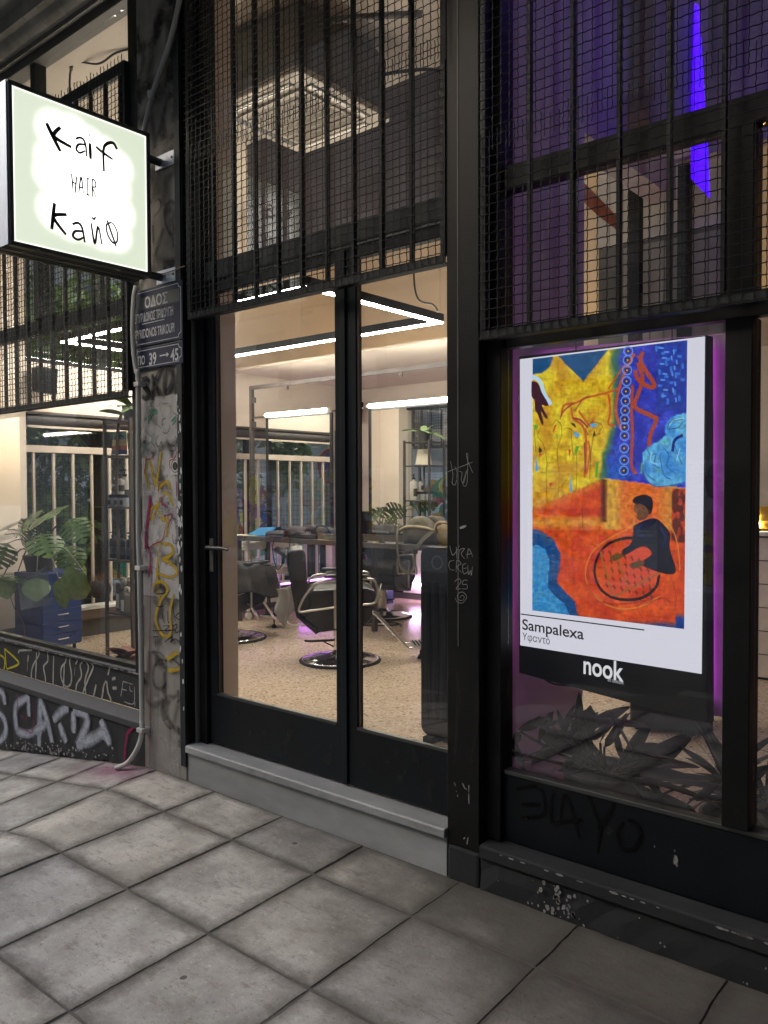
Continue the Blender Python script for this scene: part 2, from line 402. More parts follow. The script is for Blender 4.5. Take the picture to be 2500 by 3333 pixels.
    bp = n.new('ShaderNodeBump'); bp.inputs['Strength'].default_value = .5; bp.inputs['Distance'].default_value = .008; L.new(nz(60, 8, .7), bp.inputs['Height']); L.new(bp.outputs[0], b.inputs['Normal'])
    return m
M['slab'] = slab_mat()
M['joint'] = mat('dirty_mortar', (.085, .079, .070), .9, var=.3, scale=20, bump=.3)

def concrete_mat(name, a, bcol, dark, zlo=-10., zhi=-9., scr=.0):
    m, t, n, b, L = _new(name)
    geo = n.new('ShaderNodeNewGeometry'); P = geo.outputs['Position']
    def nz(scale, det=8, r=.62, st=None):
        k = n.new('ShaderNodeTexNoise'); k.inputs['Scale'].default_value = scale; k.inputs['Detail'].default_value = det; k.inputs['Roughness'].default_value = r
        if st:
            mp = n.new('ShaderNodeMapping'); mp.inputs['Scale'].default_value = st; L.new(P, mp.inputs[0]); L.new(mp.outputs[0], k.inputs['Vector'])
        else: L.new(P, k.inputs['Vector'])
        return k.outputs['Fac']
    c1 = n.new('ShaderNodeValToRGB'); L.new(nz(4, 10), c1.inputs[0])
    c1.color_ramp.elements[0].position = .32; c1.color_ramp.elements[0].color = (*a, 1); c1.color_ramp.elements[1].position = .68; c1.color_ramp.elements[1].color = (*bcol, 1)
    st = n.new('ShaderNodeMapRange'); L.new(nz(5, 6, .6, (3.5, 3.5, .35)), st.inputs[0]); st.inputs['From Min'].default_value = .5; st.inputs['From Max'].default_value = .75; st.inputs['To Max'].default_value = .55
    mx = n.new('ShaderNodeMix'); mx.data_type = 'RGBA'; L.new(st.outputs[0], mx.inputs['Factor']); L.new(c1.outputs[0], mx.inputs['A']); mx.inputs['B'].default_value = (*dark, 1)
    L.new(mx.outputs['Result'], b.inputs['Base Color']); b.inputs['Roughness'].default_value = .85
    bp = n.new('ShaderNodeBump'); bp.inputs['Strength'].default_value = .3; bp.inputs['Distance'].default_value = .006; L.new(nz(45, 8, .7), bp.inputs['Height']); L.new(bp.outputs[0], b.inputs['Normal'])
    return m
M['concrete'] = concrete_mat('stained_concrete', (.17, .16, .14), (.30, .285, .26), (.055, .052, .04))
M['poster'] = concrete_mat('scraped_whitewash', (.30, .295, .285), (.46, .455, .44), (.17, .16, .15))
M['basewall'] = concrete_mat('dark_painted_base', (.011, .013, .015), (.020, .022, .024), (.007, .008, .009))
M['soffit'] = concrete_mat('grey_soffit', (.16, .17, .165), (.21, .22, .21), (.10, .105, .10))
M['ledge'] = mat('painted_ledge', (.030, .034, .037), .55, var=.3, scale=8, bump=.1)
M['chip'] = mat('bare_plaster_chip', (.26, .26, .25), .9, var=.2, scale=30)

def at_plane(x, y, P0, N):
    u, v = (x - 1250.0) / FPX, -(y - 1666.5) / FPX
    d = Vector([u * RT[i] + v * UP[i] + FW[i] for i in range(3)]); c = Vector(CAM); N = Vector(N)
    return c + d * ((Vector(P0) - c).dot(N) / d.dot(N))

_tc = [0]
def text(body, size, m, parent, org, xd, yd, bold=0.0, name='lettering', squeeze=1.0, align='LEFT', ext=0.0, fit=None):
    cu = bpy.data.curves.new('lettering_curve', 'FONT'); cu.body = body; cu.size = size; cu.offset = bold; cu.align_x = align; cu.extrude = ext
    to = bpy.data.objects.new('lettering_curve', cu); C.objects.link(to)
    dg = bpy.context.evaluated_depsgraph_get(); dg.update()
    me = bpy.data.meshes.new_from_object(to.evaluated_get(dg))
    bpy.data.objects.remove(to); bpy.data.curves.remove(cu)
    X = Vector(xd).normalized(); Y = Vector(yd).normalized(); Zv = X.cross(Y); off = base_of(parent)
    if fit: squeeze = fit / max(.001, max(vv.co.x for vv in me.vertices))
    for vv in me.vertices:
        q = Vector(org) + X * vv.co.x * squeeze + Y * vv.co.y + Zv * vv.co.z - off
        vv.co = q
    me.materials.clear(); me.materials.append(m)
    o = bpy.data.objects.new(name, me); C.objects.link(o); o.parent = parent
    return o

F = 0.185           # shop floor level
SIDE = -6.75        # inner face of the side wall
# ================================================================== GROUND AND STREET
def sheet(name, m, xs, ys, fz, parent=None):
    b = MB(); vs = [(x, y, fz(x, y)) for y in ys for x in xs]; nx = len(xs)
    b.add(vs, [(j * nx + i, j * nx + i + 1, (j + 1) * nx + i + 1, (j + 1) * nx + i) for j in range(len(ys) - 1) for i in range(nx - 1)])
    return b.build(name, m, parent)
lin = lambda a, b, n: [a + (b - a) * i / n for i in range(n + 1)]
g_ = sheet('ground', M['asphalt'], [-120, -40, 40, 120], [-120, -40, 40, 120], lambda x, y: -.78); tag(g_, kind='structure')
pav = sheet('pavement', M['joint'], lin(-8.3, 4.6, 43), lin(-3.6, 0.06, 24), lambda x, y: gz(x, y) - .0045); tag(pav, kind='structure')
A_, B_ = 0.4919, 0.5111
def slab(c, r, jig=True):
    x0, x1 = -3.2155 + c * A_, -3.2155 + (c + 1) * A_
    if r < 0: y1, y0 = -0.004, -.3053
    else: y1, y0 = -.3053 - r * B_, -.3053 - (r + 1) * B_
    g = .0075; rr = random.Random(c * 131 + r * 7)
    x0 += g; x1 -= g; y0 += g; y1 -= g
    dz = rr.uniform(-.0022, .0022); n = 8
    P = []
    def jit(i, j): return rr.uniform(-.0022, .0022) if (i in (0, n) or j in (0, n)) else 0
    for j in range(n + 1):
        for i in range(n + 1):
            x = x0 + (x1 - x0) * i / n; y = y0 + (y1 - y0) * j / n
            P.append((x + jit(i, j), y + jit(i, j), gz(x, y) + dz + rr.uniform(-.0012, .0012)))
    nn = n + 1
    fs = [(j * nn + i, j * nn + i + 1, (j + 1) * nn + i + 1, (j + 1) * nn + i) for j in range(n) for i in range(n)]
    ring = [i for i in range(nn)] + [j * nn + n for j in range(1, nn)] + [n * nn + i for i in range(n - 1, -1, -1)] + [j * nn for j in range(n - 1, 0, -1)]
    k = len(P)
    cx_, cy_ = (x0 + x1) / 2, (y0 + y1) / 2
    for q in ring: P.append((P[q][0] + (.004 if P[q][0] > cx_ else -.004), P[q][1] + (.004 if P[q][1] > cy_ else -.004), P[q][2] - .0075))
    m_ = len(ring); fs += [(ring[i], k + i, k + (i + 1) % m_, ring[(i + 1) % m_]) for i in range(m_)]
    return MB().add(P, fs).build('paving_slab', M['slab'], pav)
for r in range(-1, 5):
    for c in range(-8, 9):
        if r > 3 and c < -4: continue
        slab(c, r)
# kerb, roads
kb = MB()
for i in range(13): kb.box(-8.3 + i, -7.31 + i, -3.78, -3.605, -.9, gz(-8.3 + i + .5, -3.6) - .01)
tag(kb.build('kerb', M['concrete']), kind='structure')
tag(sheet('road', M['asphalt'], [-60, 60], [-11, -3.79], lambda x, y: -.70), kind='structure')
tag(sheet('side_road', M['asphalt'], [-13.5, -8.5], [-3.7, 60], lambda x, y: -.69), kind='structure')
tag(box('side_pavement', M['concrete'], None, -8.45, -6.98, .3, 40, -.8, -.52), kind='structure')
tag(box('far_pavement', M['concrete'], None, -60, 60, -13.0, -11.0, -.8, -.55), kind='structure')
tag(box('far_side_pavement', M['concrete'], None, -15.5, -13.5, -3, 60, -.8, -.55), kind='structure')

# ================================================================== SHOP ROOM
def st(o): return tag(o, kind='structure')
st(box('floor', M['terrazzo'], None, -6.95, 4.0, .162, 5.3, F - .12, F))
st(box('ceiling', M['ceil'], None, -6.95, 4.0, .162, 5.3, 4.36, 4.5))
st(box('back_wall', M['wall_in'], None, -6.95, 4.0, 5.1, 5.3, F, 4.36))
st(box('end_wall', M['wall_in'], None, 3.0, 3.2, .30, 5.1, F, 4.36))
# side wall with a long lower window and a clerestory above it
WY0, WY1 = .83, 4.58
sw = MB(); x0, x1 = SIDE - .2, SIDE
sw.box(x0, x1, .30, WY0, -.9, 4.36).box(x0, x1, WY1, 5.098, -.9, 4.36)
sw.box(x0, x1, WY0, WY1, -.9, .45).box(x0, x1, WY0, WY1, 2.16, 2.59).box(x0, x1, WY0, WY1, 4.05, 4.36).box(x0, x1, 2.40, WY1, 2.5905, 4.0495)
st(sw.build('side_wall', M['wall_in']))
# corner pier and the slab of the lowered ceiling over the back half
tag(box('corner_pier', M['wall_in'], None, -6.95, -6.44, .04, .161, -.9, 4.262), 'plain pier closing the left end of the shopfront at the street corner', 'pier')
st(box('inner_corner_wall', M['wall_in'], None, -6.749, -6.44, .163, .298, F, 4.36))
low = box('lowered_ceiling', M['wall_in'], None, SIDE + .002, 3.0, 3.02, 5.098, 2.735, 2.757); st(low)
st(box('deep_beam', M['purple_dark'], None, -5.25, -2.6, 2.0, 2.15, 3.42, 4.358))
st(box('partition_wall', M['wall_mauve'], None, -1.92, -1.78, .163, 1.1, F, 4.358))
st(box('partition_beam', M['wall_mauve'], None, -1.92, -1.78, 1.102, 2.299, 3.20, 4.356))
st(box('back_skirting', M['casing'], None, SIDE + .03, 3.0, 5.075, 5.099, F, F + .075))
sk = MB().box(SIDE + .001, SIDE + .03, .31, 5.07, F, F + .16); st(sk.build('side_skirting', M['casing']))

# side windows
def side_window(name, z0, z1, label, WY1, ys):
    t = thing(name, label, 'window', (SIDE - .12, (WY0 + WY1) / 2, z0))
    fr = MB(); xa, xb = SIDE - .15, SIDE - .10
    fr.box(xa, xb, WY0, WY1, z0, z0 + .05).box(xa, xb, WY0, WY1, z1 - .05, z1)
    for y in ys: fr.box(xa, xb, y, y + .05, z0 + .05, z1 - .05)
    fr.build('window_frame', M['black'], t)
    for a, b_ in zip([q + .05 for q in ys[:-1]], ys[1:]):
        box('pane', M['glass_clean'], t, SIDE - .128, SIDE - .122, a, b_, z0 + .05, z1 - .05)
    return t
w1 = side_window('window', .45, 2.16, 'long low side window with beige rails in front of wire mesh', 4.58, (.83, 2.08, 3.33, 4.53))
box('sill', M['white_paint'], w1, SIDE - .095, SIDE + .10, WY0 - .03, WY1 + .02, .43, .455, .004)
w2 = side_window('window', 2.59, 4.05, 'high strip of side window above the pink wall band', 2.40, (.83, 1.6, 2.35))
t = thing('window_railing', 'beige railing with flat top rail and thin bars behind the low side window', 'railing', (SIDE - .05, 2.7, .46))
box('top_rail', M['rail'], t, SIDE - .09, SIDE - .045, WY0 + .01, WY1 - .01, 1.825, 1.885, .003)
y = .923
while y < WY1 - .05:
    box('bar', M['rail'], t, SIDE - .08, SIDE - .055, y - .010, y + .010, .456, 1.825); y += .1825
me = MB()
for i in range(int((WY1 - WY0) / .055)): 
    yy = WY0 + .03 + i * .055; me.add([(SIDE - .16, yy - .0022, .47), (SIDE - .16, yy + .0022, .47), (SIDE - .16, yy + .0022, 1.86), (SIDE - .16, yy - .0022, 1.86), (SIDE - .164, yy, .47), (SIDE - .164, yy, 1.86)], [(0, 1, 2, 3), (1, 4, 5, 2), (4, 0, 3, 5)])
for i in range(26):
    zz = .48 + i * .055; me.add([(SIDE - .166, WY0, zz - .0022), (SIDE - .166, WY1, zz - .0022), (SIDE - .166, WY1, zz + .0022), (SIDE - .166, WY0, zz + .0022), (SIDE - .170, WY0, zz), (SIDE - .170, WY1, zz)], [(0, 1, 2, 3), (1, 5, 4, 0), (5, 2, 3, 4)])
mo = me.build('wire_mesh', M['wire'], t); mo['kind'] = 'stuff'
for k, (a, b_) in enumerate(((WY0 + .01, 2.70), (2.72, WY1 - .01))):
    t = thing('roller_blind', ('dark roller blind rolled up over the low side window beside the shelf rack', 'dark roller blind rolled up over the far half of the low side window')[k], 'blind', (SIDE, (a + b_) / 2, 2.1), group='rolled up blinds')
    MB().tube([(SIDE - .04, a, 2.105), (SIDE - .04, b_, 2.105)], .048, 14).build('roll', M['blind'], t, smooth=True, auto=40)
    box('bottom_rail', M['rail'], t, SIDE - .035, SIDE - .01, a + .01, b_ - .01, 2.035, 2.055)
    box('cassette', M['frame_brown'], t, SIDE - .09, SIDE + .012, a, b_, 2.150, 2.172)
tag(box('window_bench', M['brown'], None, SIDE + .031, SIDE + .09, WY0 - .03, WY1 + .02, F + .161, .428), 'low brown bench front under the white sill of the side window', 'bench')
t = thing('dark_curtain', 'narrow dark curtain panel beside the far end of the side window', 'curtain', (SIDE + .03, 4.75, F + .17))
cur = MB(); P = []
for i in range(25):
    yy = 4.60 + .36 * i / 24; P.append((SIDE + .04 + .015 * math.sin(i * 1.6), yy))
vs = [(p[0], p[1], F + .17) for p in P] + [(p[0], p[1], 2.2) for p in P]
cur.add(vs, [(i, i + 1, 26 + i, 25 + i) for i in range(24)]).build('cloth', M['charcoal'], t, smooth=True)

# ================================================================== BUILDING FRONT
bld = thing('building', 'grey street building carrying the overhang above the salon shopfront', 'building', (-1.5, .2, 4.2))
box('upper_wall', M['render'], bld, -6.95, 4.0, .02, .16, 4.263, 13)
box('side_upper_wall', M['render'], bld, -6.95, -6.75, .302, 5.3, 4.502, 13)
box('roof', M['render'], bld, -6.95, 4.0, .02, 5.3, 13.001, 13.3)
box('far_wall', M['render'], bld, 4.001, 4.2, .02, 5.3, -.9, 13)
box('soffit', M['soffit'], bld, -8.0, -.8, -1.15, .018, 4.42, 4.62)
box('added_shade_slab', M['soffit'], bld, -.799, 4.6, -4.4, .018, 4.42, 4.62)  # unseen slab added to keep daylight off the right-hand pavement
box('added_shade_wall', M['black'], bld, 1.15, 1.5, -3.4, -.02, -.3, 4.419)  # unseen wall added to block light from the right
cb = MB(); prof = [(-.002, 4.262), (-.03, 4.268), (-.06, 4.29), (-.075, 4.32), (-.11, 4.335), (-.115, 4.418)]
cb.add([(x, p[0], p[1]) for x in (-6.95, 4.0) for p in prof], [(i, i + 1, 7 + i, 6 + i) for i in range(5)])
cb.build('cornice', M['concrete'], bld, smooth=True, auto=30)
box('fascia', M['casing'], bld, -6.95, 4.0, .0, .016, 4.235, 4.262)
box('corner_face', M['concrete'], bld, -6.95, -6.445, .01, .038, -.9, 4.262)
box('dark_wall_end', M['render'], bld, .92, 4.0, .02, .158, -.1, 4.262)

PX0, PX1 = -3.825, -3.452
pier = thing('concrete_pier', 'stained grey concrete pier covered in graffiti beside the salon door', 'pier', ((PX0 + PX1) / 2, .08, 0))
box('shaft', M['concrete'], pier, PX0, PX1, 0, .158, -.2, 4.262, .008)
box('inner_face', M['wall_in'], pier, PX0 - .05, PX1 + .004, .160, .345, F, 4.358)
box('whitewashed_patch', M['poster'], pier, PX0 + .012, PX1 - .022, -.004, .0, .93, 1.99, .002)
box('angle_trim', M['steel'], pier, PX1 - .035, PX1 + .008, -.012, -.0005, .07, 4.262, .002)

def grille(name, label, xs, x0, x1, z0, z1, ztop, seam=None, prongs=False, yb=0.0, left=True, right=True, wstep=.035):
    t = thing(name, label, 'grille', ((x0 + x1) / 2, yb, z0), group='steel security grilles over the shop windows')
    fr = MB().box(x0, x1, yb - .004, yb + .002, z0, z0 + .034).box(x0, x1, yb + .002, yb + .040, z0, z0 + .005)
    fr.build('bottom_angle', M['steel'], t)
    if left: box('side_angle', M['steel'], t, x0, x0 + .022, yb - .003, yb + .03, z0 + .0345, z1)
    if right: box('side_angle', M['steel'], t, x1 - .022, x1, yb - .003, yb + .03, z0 + .0345, z1)
    if prongs: box('top_angle', M['steel'], t, x0 + .023, x1 - .023, yb - .003, yb + .02, z1 - .065, z1)
    zt = z1 - .066 if prongs else z1
    first = None
    for x in xs:
        if first is None:
            first = box('bar', M['steel'], t, x, x + .012, yb + .001, yb + .023, z0 + .0345, zt)
            fx = x
        else:
            b_ = first.copy(); C.objects.link(b_); b_.parent = t; b_.location = (x - fx, 0, 0)
    mb = MB(); r = .0021; amp = .0012; yw = yb - .0095
    def wire(a, b_, axis):
        L_ = (b_ - a) if axis == 0 else None
    def vwire(x, za, zb, yo=0.0):
        n = max(2, int((zb - za) / (wstep / 2))); pts = []
        tilt = random.uniform(-.0015, .0015)
        for i in range(n + 1):
            z = za + (zb - za) * i / n
            pts.append((x + tilt * (i / n) + amp * (.55 if i % 2 else -.55), yw + yo + (amp if i % 2 else -amp), z))
        mb.tube(pts, r, 4, cap=False)
    def hwire(z, xa, xb, yo=0.0, ph=0):
        n = max(2, int((xb - xa) / (wstep / 2))); pts = []
        for i in range(n + 1):
            x = xa + (xb - xa) * i / n
            pts.append((x, yw + yo + (-amp if (i + ph) % 2 else amp), z + amp * (.55 if (i + ph) % 2 else -.55)))
        mb.tube(pts, r, 4, cap=False)
    zs = seam if seam else ztop
    x = x0 + .008; i = 0
    while x < x1:
        top = zs + (random.uniform(.02, .05) if (prongs or seam) else 0)
        vwire(x, z0 + random.uniform(-.006, .006), top)
        if seam: vwire(x + wstep * .5, seam - random.uniform(.035, .06), ztop, -.005)
        x += wstep; i += 1
    z = z0 + .004; k = 0
    while z <= zs + .001:
        hwire(z, x0 + random.uniform(-.004, .008), x1 - random.uniform(-.004, .008), 0, k); z += .0343; k += 1
    if seam:
        z = seam + .004
        while z < ztop:
            hwire(z, x0, x1, -.005, k); z += .0343; k += 1
    o = mb.build('wire_mesh', M['wire'], t); o['kind'] = 'stuff'
    return t
grille('security_grille', 'steel bar and wire mesh grille of the left window, its top edge in view', [-6.30 + .1535 * i for i in range(16)], -6.44, -3.935, 2.01, 3.825, 3.81, None, True)
grille('security_grille', 'steel bar and wire mesh grille hanging over the double glass door', [-3.209 - .153 + .1528 * i for i in range(1, 10)], -3.40, -1.812, 2.355, 4.26, 4.25, 3.165)
grille('security_grille', 'steel bar and wire mesh grille above the lit art screen', [-1.463 + .1655 * i for i in range(14)], -1.655, .90, 2.045, 4.26, 4.25, 2.765)

# ---- low wall below the left window
lw = thing('low_wall', 'dark painted low wall with sloping ledge under the left window, covered in white graffiti', 'wall', (-5.2, .05, 0))
P = []; nx = 60
rr = random.Random(3)
for i in range(nx + 1):
    x = -6.95 + (PX0 + .003 + 6.95) * i / nx
    zb = gz(x, 0) + rr.uniform(-.012, .012)
    P += [(x, rr.uniform(-.004, .004), zb), (x, rr.uniform(-.006, .003), zb + .05), (x, 0, .185)]
fs = []
for i in range(nx):
    for k in range(2): fs.append((3 * i + k, 3 * i + 3 + k, 3 * i + 4 + k, 3 * i + 1 + k))
MB().add(P, fs).build('base_face', M['basewall'], lw)
box('base_core', M['basewall'], lw, -6.95, PX0, .012, .20, -.9, .185)
led = MB(); led.prism([(-6.95, -.012, .186), (-6.95, .062, .186), (-6.95, .062, .262), (-6.95, .052, .262), (-6.95, -.012, .222)], (-6.95 * -1 + PX0, 0, 0))
led.build('ledge', M['ledge'], lw, bevel=.004)
box('upper_panel', M['basewall'], lw, -6.44, PX0, .064, .14, .262, .462, .003)
box('sill_edge', M['ledge'], lw, -6.44, PX0, .050, .15, .463, .482, .004)
b = MB(); rr = random.Random(12)
for i in range(120):
    x = rr.choice([rr.uniform(-5.6, -4.1), rr.gauss(-4.75, .12), rr.gauss(-5.15, .07)]); z = gz(x, 0) + abs(rr.gauss(.02, .035)) + .008
    q = rr.uniform(.002, .009); b.poly([(x + q * math.cos(a + rr.uniform(-.5, .5)) * 1.3, -.0085, z + q * math.sin(a + rr.uniform(-.5, .5))) for a in (0, 1.1, 2.2, 3.3, 4.4, 5.4)])
for i in range(70):
    x = rr.uniform(-5.9, -3.95); q = rr.uniform(.004, .02)
    b.poly([(x + q * 2.2 * math.cos(a), .0488, .470 + q * .35 * math.sin(a)) for a in (0, 1.1, 2.2, 3.3, 4.4, 5.4)])
o = b.build('paint_chips', M['chip'], lw); o['kind'] = 'stuff'

# ---- left window
wl = thing('shopfront_window', 'left shopfront window with a blue drawer unit and monstera behind the glass', 'window', (-5.2, .1, .48))
box('side_post', M['black'], wl, -3.935, PX0, .02, .15, .484, 4.261, .003)
box('transom_bar', M['steel'], wl, -6.44, -3.937, .07, .14, 2.50, 2.585, .003)
box('top_frame', M['casing'], wl, -6.44, -3.937, .05, .15, 4.20, 4.2615, .003)
box('mullion', M['steel'], wl, -5.085, -5.03, .06, .14, 2.587, 4.199, .003)
box('bottom_frame', M['black'], wl, -6.44, -3.937, .08, .13, .484, .505)
box('pane', M['glass'], wl, -6.438, -3.94, .102, .108, .506, 2.498)
box('pane', M['glass'], wl, -6.438, -5.09, .102, .108, 2.588, 4.199)
box('pane', M['glass'], wl, -5.026, -3.94, .102, .108, 2.588, 4.199)

# ---- door step, door frame and leaves
t = stp = thing('door_step', 'grey marble door step with projecting tread in front of the glass door', 'step', (-2.63, .05, 0))
box('riser', M['marble'], t, PX1 + .012, -1.81, .0, .10, -.06, .148, .003)
tr = MB().prism([(PX1 + .012, -.018, .149), (PX1 + .012, .16, .149), (PX1 + .012, .16, .186), (PX1 + .012, -.012, .186), (PX1 + .012, -.018, .180)], (-1.81 - PX1 - .012, 0, 0))
tr.build('tread', M['marble'], t, bevel=.003)
df = thing('door_frame', 'black steel frame and upper light around the double glass door', 'door frame', (-2.6, .1, .186))
box('reveal', M['black'], df, PX1 + .009, PX1 + .013, .0, .06, .19, 4.26)
box('trim', M['casing'], df, PX1 + .014, PX1 + .034, .045, .062, .19, 2.5)
box('jamb', M['black'], df, PX1 + .009, -3.364, .063, .145, .187, 4.26, .003)
box('jamb', M['black'], df, -1.812, -1.745, .124, .15, .187, 4.26, .003)
box('transom_bar', M['steel'], df, -3.363, -1.813, .07, .14, 2.55, 2.645, .003)
box('top_frame', M['black'], df, -3.363, -1.813, .07, .14, 4.20, 4.26)
box('pane', M['glass'], df, -3.363, -1.813, .102, .108, 2.649, 4.199)
def leaf(label, xa, xb, sl, sr):
    t = thing('door_leaf', label, 'door', ((xa + xb) / 2, .105, .19), group='leaves of the double glass door')
    z0, z1 = .197, 2.545
    box('bottom_panel', M['door'], t, xa, xb, .083, .123, z0, .447, .002)
    box('stile', M['door'], t, xa, xa + sl, .083, .123, .448, z1, .003)
    box('stile', M['door'], t, xb - sr, xb, .083, .123, .448, z1, .003)
    box('top_rail', M['door'], t, xa + sl, xb - sr, .084, .122, z1 - .055, z1, .002)
    box('pane', M['glass'], t, xa + sl, xb - sr, .102, .107, .448, z1 - .056)
    box('glazing_bead', M['alu'], t, xa + sl, xb - sr, .080, .100, .4475, .462, .002)
    box('glazing_bead', M['frame_brown'], t, xa + sl, xa + sl + .012, .09, .1015, .463, z1 - .056)
    return t
ll = leaf('left leaf of the black double glass door, with a lever handle', -3.360, -2.412, .062, .057)
rl = leaf('right leaf of the black double glass door, beside the black post', -2.406, -1.80, .062, .05)
box('closing_strip', M['door'], ll, -2.428, -2.398, .072, .082, .20, 2.54, .003)
hb = MB().tube([(-3.335, .082, 1.205), (-3.335, .05, 1.205)], .012, 12).tube([(-3.335, .05, 1.205), (-3.20, .048, 1.206), (-3.17, .05, 1.20)], [.009, .008, .007], 10)
hb.build('lever_handle', M['alu'], ll, smooth=True, auto=40)
box('lock_plate', M['casing'], ll, -3.35, -3.32, .079, .0825, 1.08, 1.25, .002)

# ---- black post
po = thing('steel_post', 'black painted steel post with white marker scribbles between door and screen', 'post', (-1.735, .06, 0))
box('shaft', M['black'], po, -1.808, -1.662, 0, .12, .13, 4.26, .004)
box('seam', M['casing'], po, -1.757, -1.753, -.002, -.0003, .9, 4.26)
box('plinth', M['basewall'], po, -1.806, -1.66, -.004, .12, -.06, .128, .012)

# ---- right window
wr = thing('shopfront_window', 'right shopfront window framed in black around the lit art screen', 'window', (-1.0, .1, .17))
box('jamb', M['black'], wr, -1.661, -1.600, .05, .14, .172, 4.26, .003)
box('panel', M['door'], wr, -1.599, .92, .075, .12, .172, .425, .003)
box('sill_bead', M['alu'], wr, -1.599, .92, .070, .12, .4255, .442, .003)
box('head_bar', M['black'], wr, -1.599, .92, .08, .13, 2.02, 2.075, .002)
box('transom_bar', M['black'], wr, -1.599, .92, .07, .14, 2.60, 2.685, .003)
box('post', M['black'], wr, -.802, -.722, .055, .15, .443, 2.018, .003)
box('post', M['black'], wr, -.802, -.722, .055, .15, 2.077, 2.598, .003)
box('post', M['black'], wr, .85, .92, .055, .15, .443, 2.018, .003)
box('pane', M['glass'], wr, -1.599, -.803, .102, .108, .443, 2.019)
box('pane', M['glass'], wr, -.721, .849, .102, .108, .443, 2.019)
box('pane', M['glass'], wr, -1.599, .92, .102, .108, 2.686, 4.26)
box('pane', M['glass'], wr, -1.599, -.803, .102, .108, 2.077, 2.599)
box('pane', M['glass'], wr, -.721, .849, .102, .108, 2.077, 2.599)
rb_ = thing('low_wall', 'black painted low base with chipped ledge under the right window', 'wall', (-.6, .05, 0))
P = []; rr = random.Random(8); nx = 70
for i in range(nx + 1):
    x = -1.655 + (4.0 + 1.655) * i / nx; zb = gz(x, 0) - .02
    P += [(x, rr.uniform(-.008, .002), zb), (x, rr.uniform(-.008, .004), .06), (x, rr.uniform(-.003, .004), .118)]
fs = [(3 * i + k, 3 * i + 3 + k, 3 * i + 4 + k, 3 * i + 1 + k) for i in range(nx) for k in range(2)]
MB().add(P, fs).build('base_face', M['basewall'], rb_)
box('base_core', M['basewall'], rb_, -1.655, 4.0, .012, .12, -.1, .118)
MB().prism([(-1.655, -.012, .119), (-1.655, .12, .119), (-1.655, .12, .171), (-1.655, -.006, .166), (-1.655, -.012, .160)], (5.655, 0, 0)).build('ledge', M['basewall'], rb_, bevel=.003)
b = MB(); rr = random.Random(22)
for i in range(70):
    x = rr.choice([rr.gauss(-1.32, .05), rr.gauss(-1.3, .03), rr.uniform(-1.6, -.3)]); z = rr.uniform(.005, .11)
    q = rr.uniform(.002, .009) * (.95 if abs(x + 1.31) < .1 else .5); b.poly([(x + q * math.cos(a + rr.uniform(-.5, .5)), -.011, z + 1.3 * q * math.sin(a + rr.uniform(-.5, .5))) for a in (0, 1.1, 2.2, 3.3, 4.4, 5.4)])
for i in range(26):
    x = rr.uniform(-1.6, -.3); q = rr.uniform(.003, .010); b.poly([(x + q * 1.8 * math.cos(a), -.0128, .155 + q * .5 * math.sin(a)) for a in (0, 1.1, 2.2, 3.3, 4.4, 5.4)])
o = b.build('paint_chips', M['chip'], rb_); o['kind'] = 'stuff'
b = MB()
for (x, z, q) in ((-.95, .285, .012), (-1.02, .31, .003), (-.953, .315, .003), (-.946, .27, .005)):
    b.poly([(x + q * .7 * math.cos(a), .0738, z + 1.5 * q * math.sin(a)) for a in (0, 1, 2, 2.9, 4, 5.2)])
b.build('paint_chips', M['chip'], wr)

# ================================================================== GRAFFITI
def paint(parent, name, m, strokes, rg, nrm, wd, k=5, **pl):
    """strokes in pixels of one enlarged view of the photograph, laid on a wall plane"""
    b = MB(); N = Vector(nrm); j_ = 0
    for s_ in strokes:
        if isinstance(s_, tuple): s_, w_ = s_
        else: w_ = wd
        pts = [Vector(at(*rg(p), **pl)) for p in s_]
        pts = smooth_path(pts, k); n = len(pts)
        ww = [w_ * (.75 + .25 * min(1, 4 * min(i, n - 1 - i) / n)) for i in range(n)]
        j_ += 1
        b.ribbon([p + N * (.00022 * j_ + .0002 * i / n) for i, p in enumerate(pts)], N, ww)
    return b.build(name, m, parent)
S = {}
S['black'] = spray('spray_black', (.012, .012, .013), .45, 1.0, .25)
S['white'] = spray('spray_white', (.42, .45, .52), .75, .85, .30)
S['cream'] = spray('spray_cream', (.42, .41, .36), .55, .8, .25)
S['yellow'] = spray('spray_yellow', (.42, .29, .02), .25, .9, .35)
S['yellow2'] = spray('spray_lime_yellow', (.48, .42, .02), .25, .95, .2)
S['magenta'] = spray('spray_magenta', (.25, .012, .075), .25, .95, .25)
S['green'] = spray('spray_green', (.07, .25, .15), .4, .75, .5)
S['grey'] = spray('spray_grey', (.10, .10, .10), .8, .8, .3)
S['marker'] = spray('white_marker', (.42, .42, .42), .3, .8, .5)
S['marker_k'] = spray('black_marker', (.02, .02, .022), .3, .95, .35)
S['fog'] = spray('dark_fog', (.03, .03, .028), 1.0, .8, .2)
S['pitch'] = spray('pitch_black', (.003, .003, .003), .6, .9, .1)
r5 = reg(0, 1600, 1 / 2.011); r4 = reg(0, 850, .4219); r2b = reg(0, 2000, .3858); r8c = reg(420, 1150, .2034)
r1a = reg(0, 0, .4522); r7c = reg(650, 1650, .5425); r9 = reg(1400, 2350, .2486)
NY = (0, -1, 0)
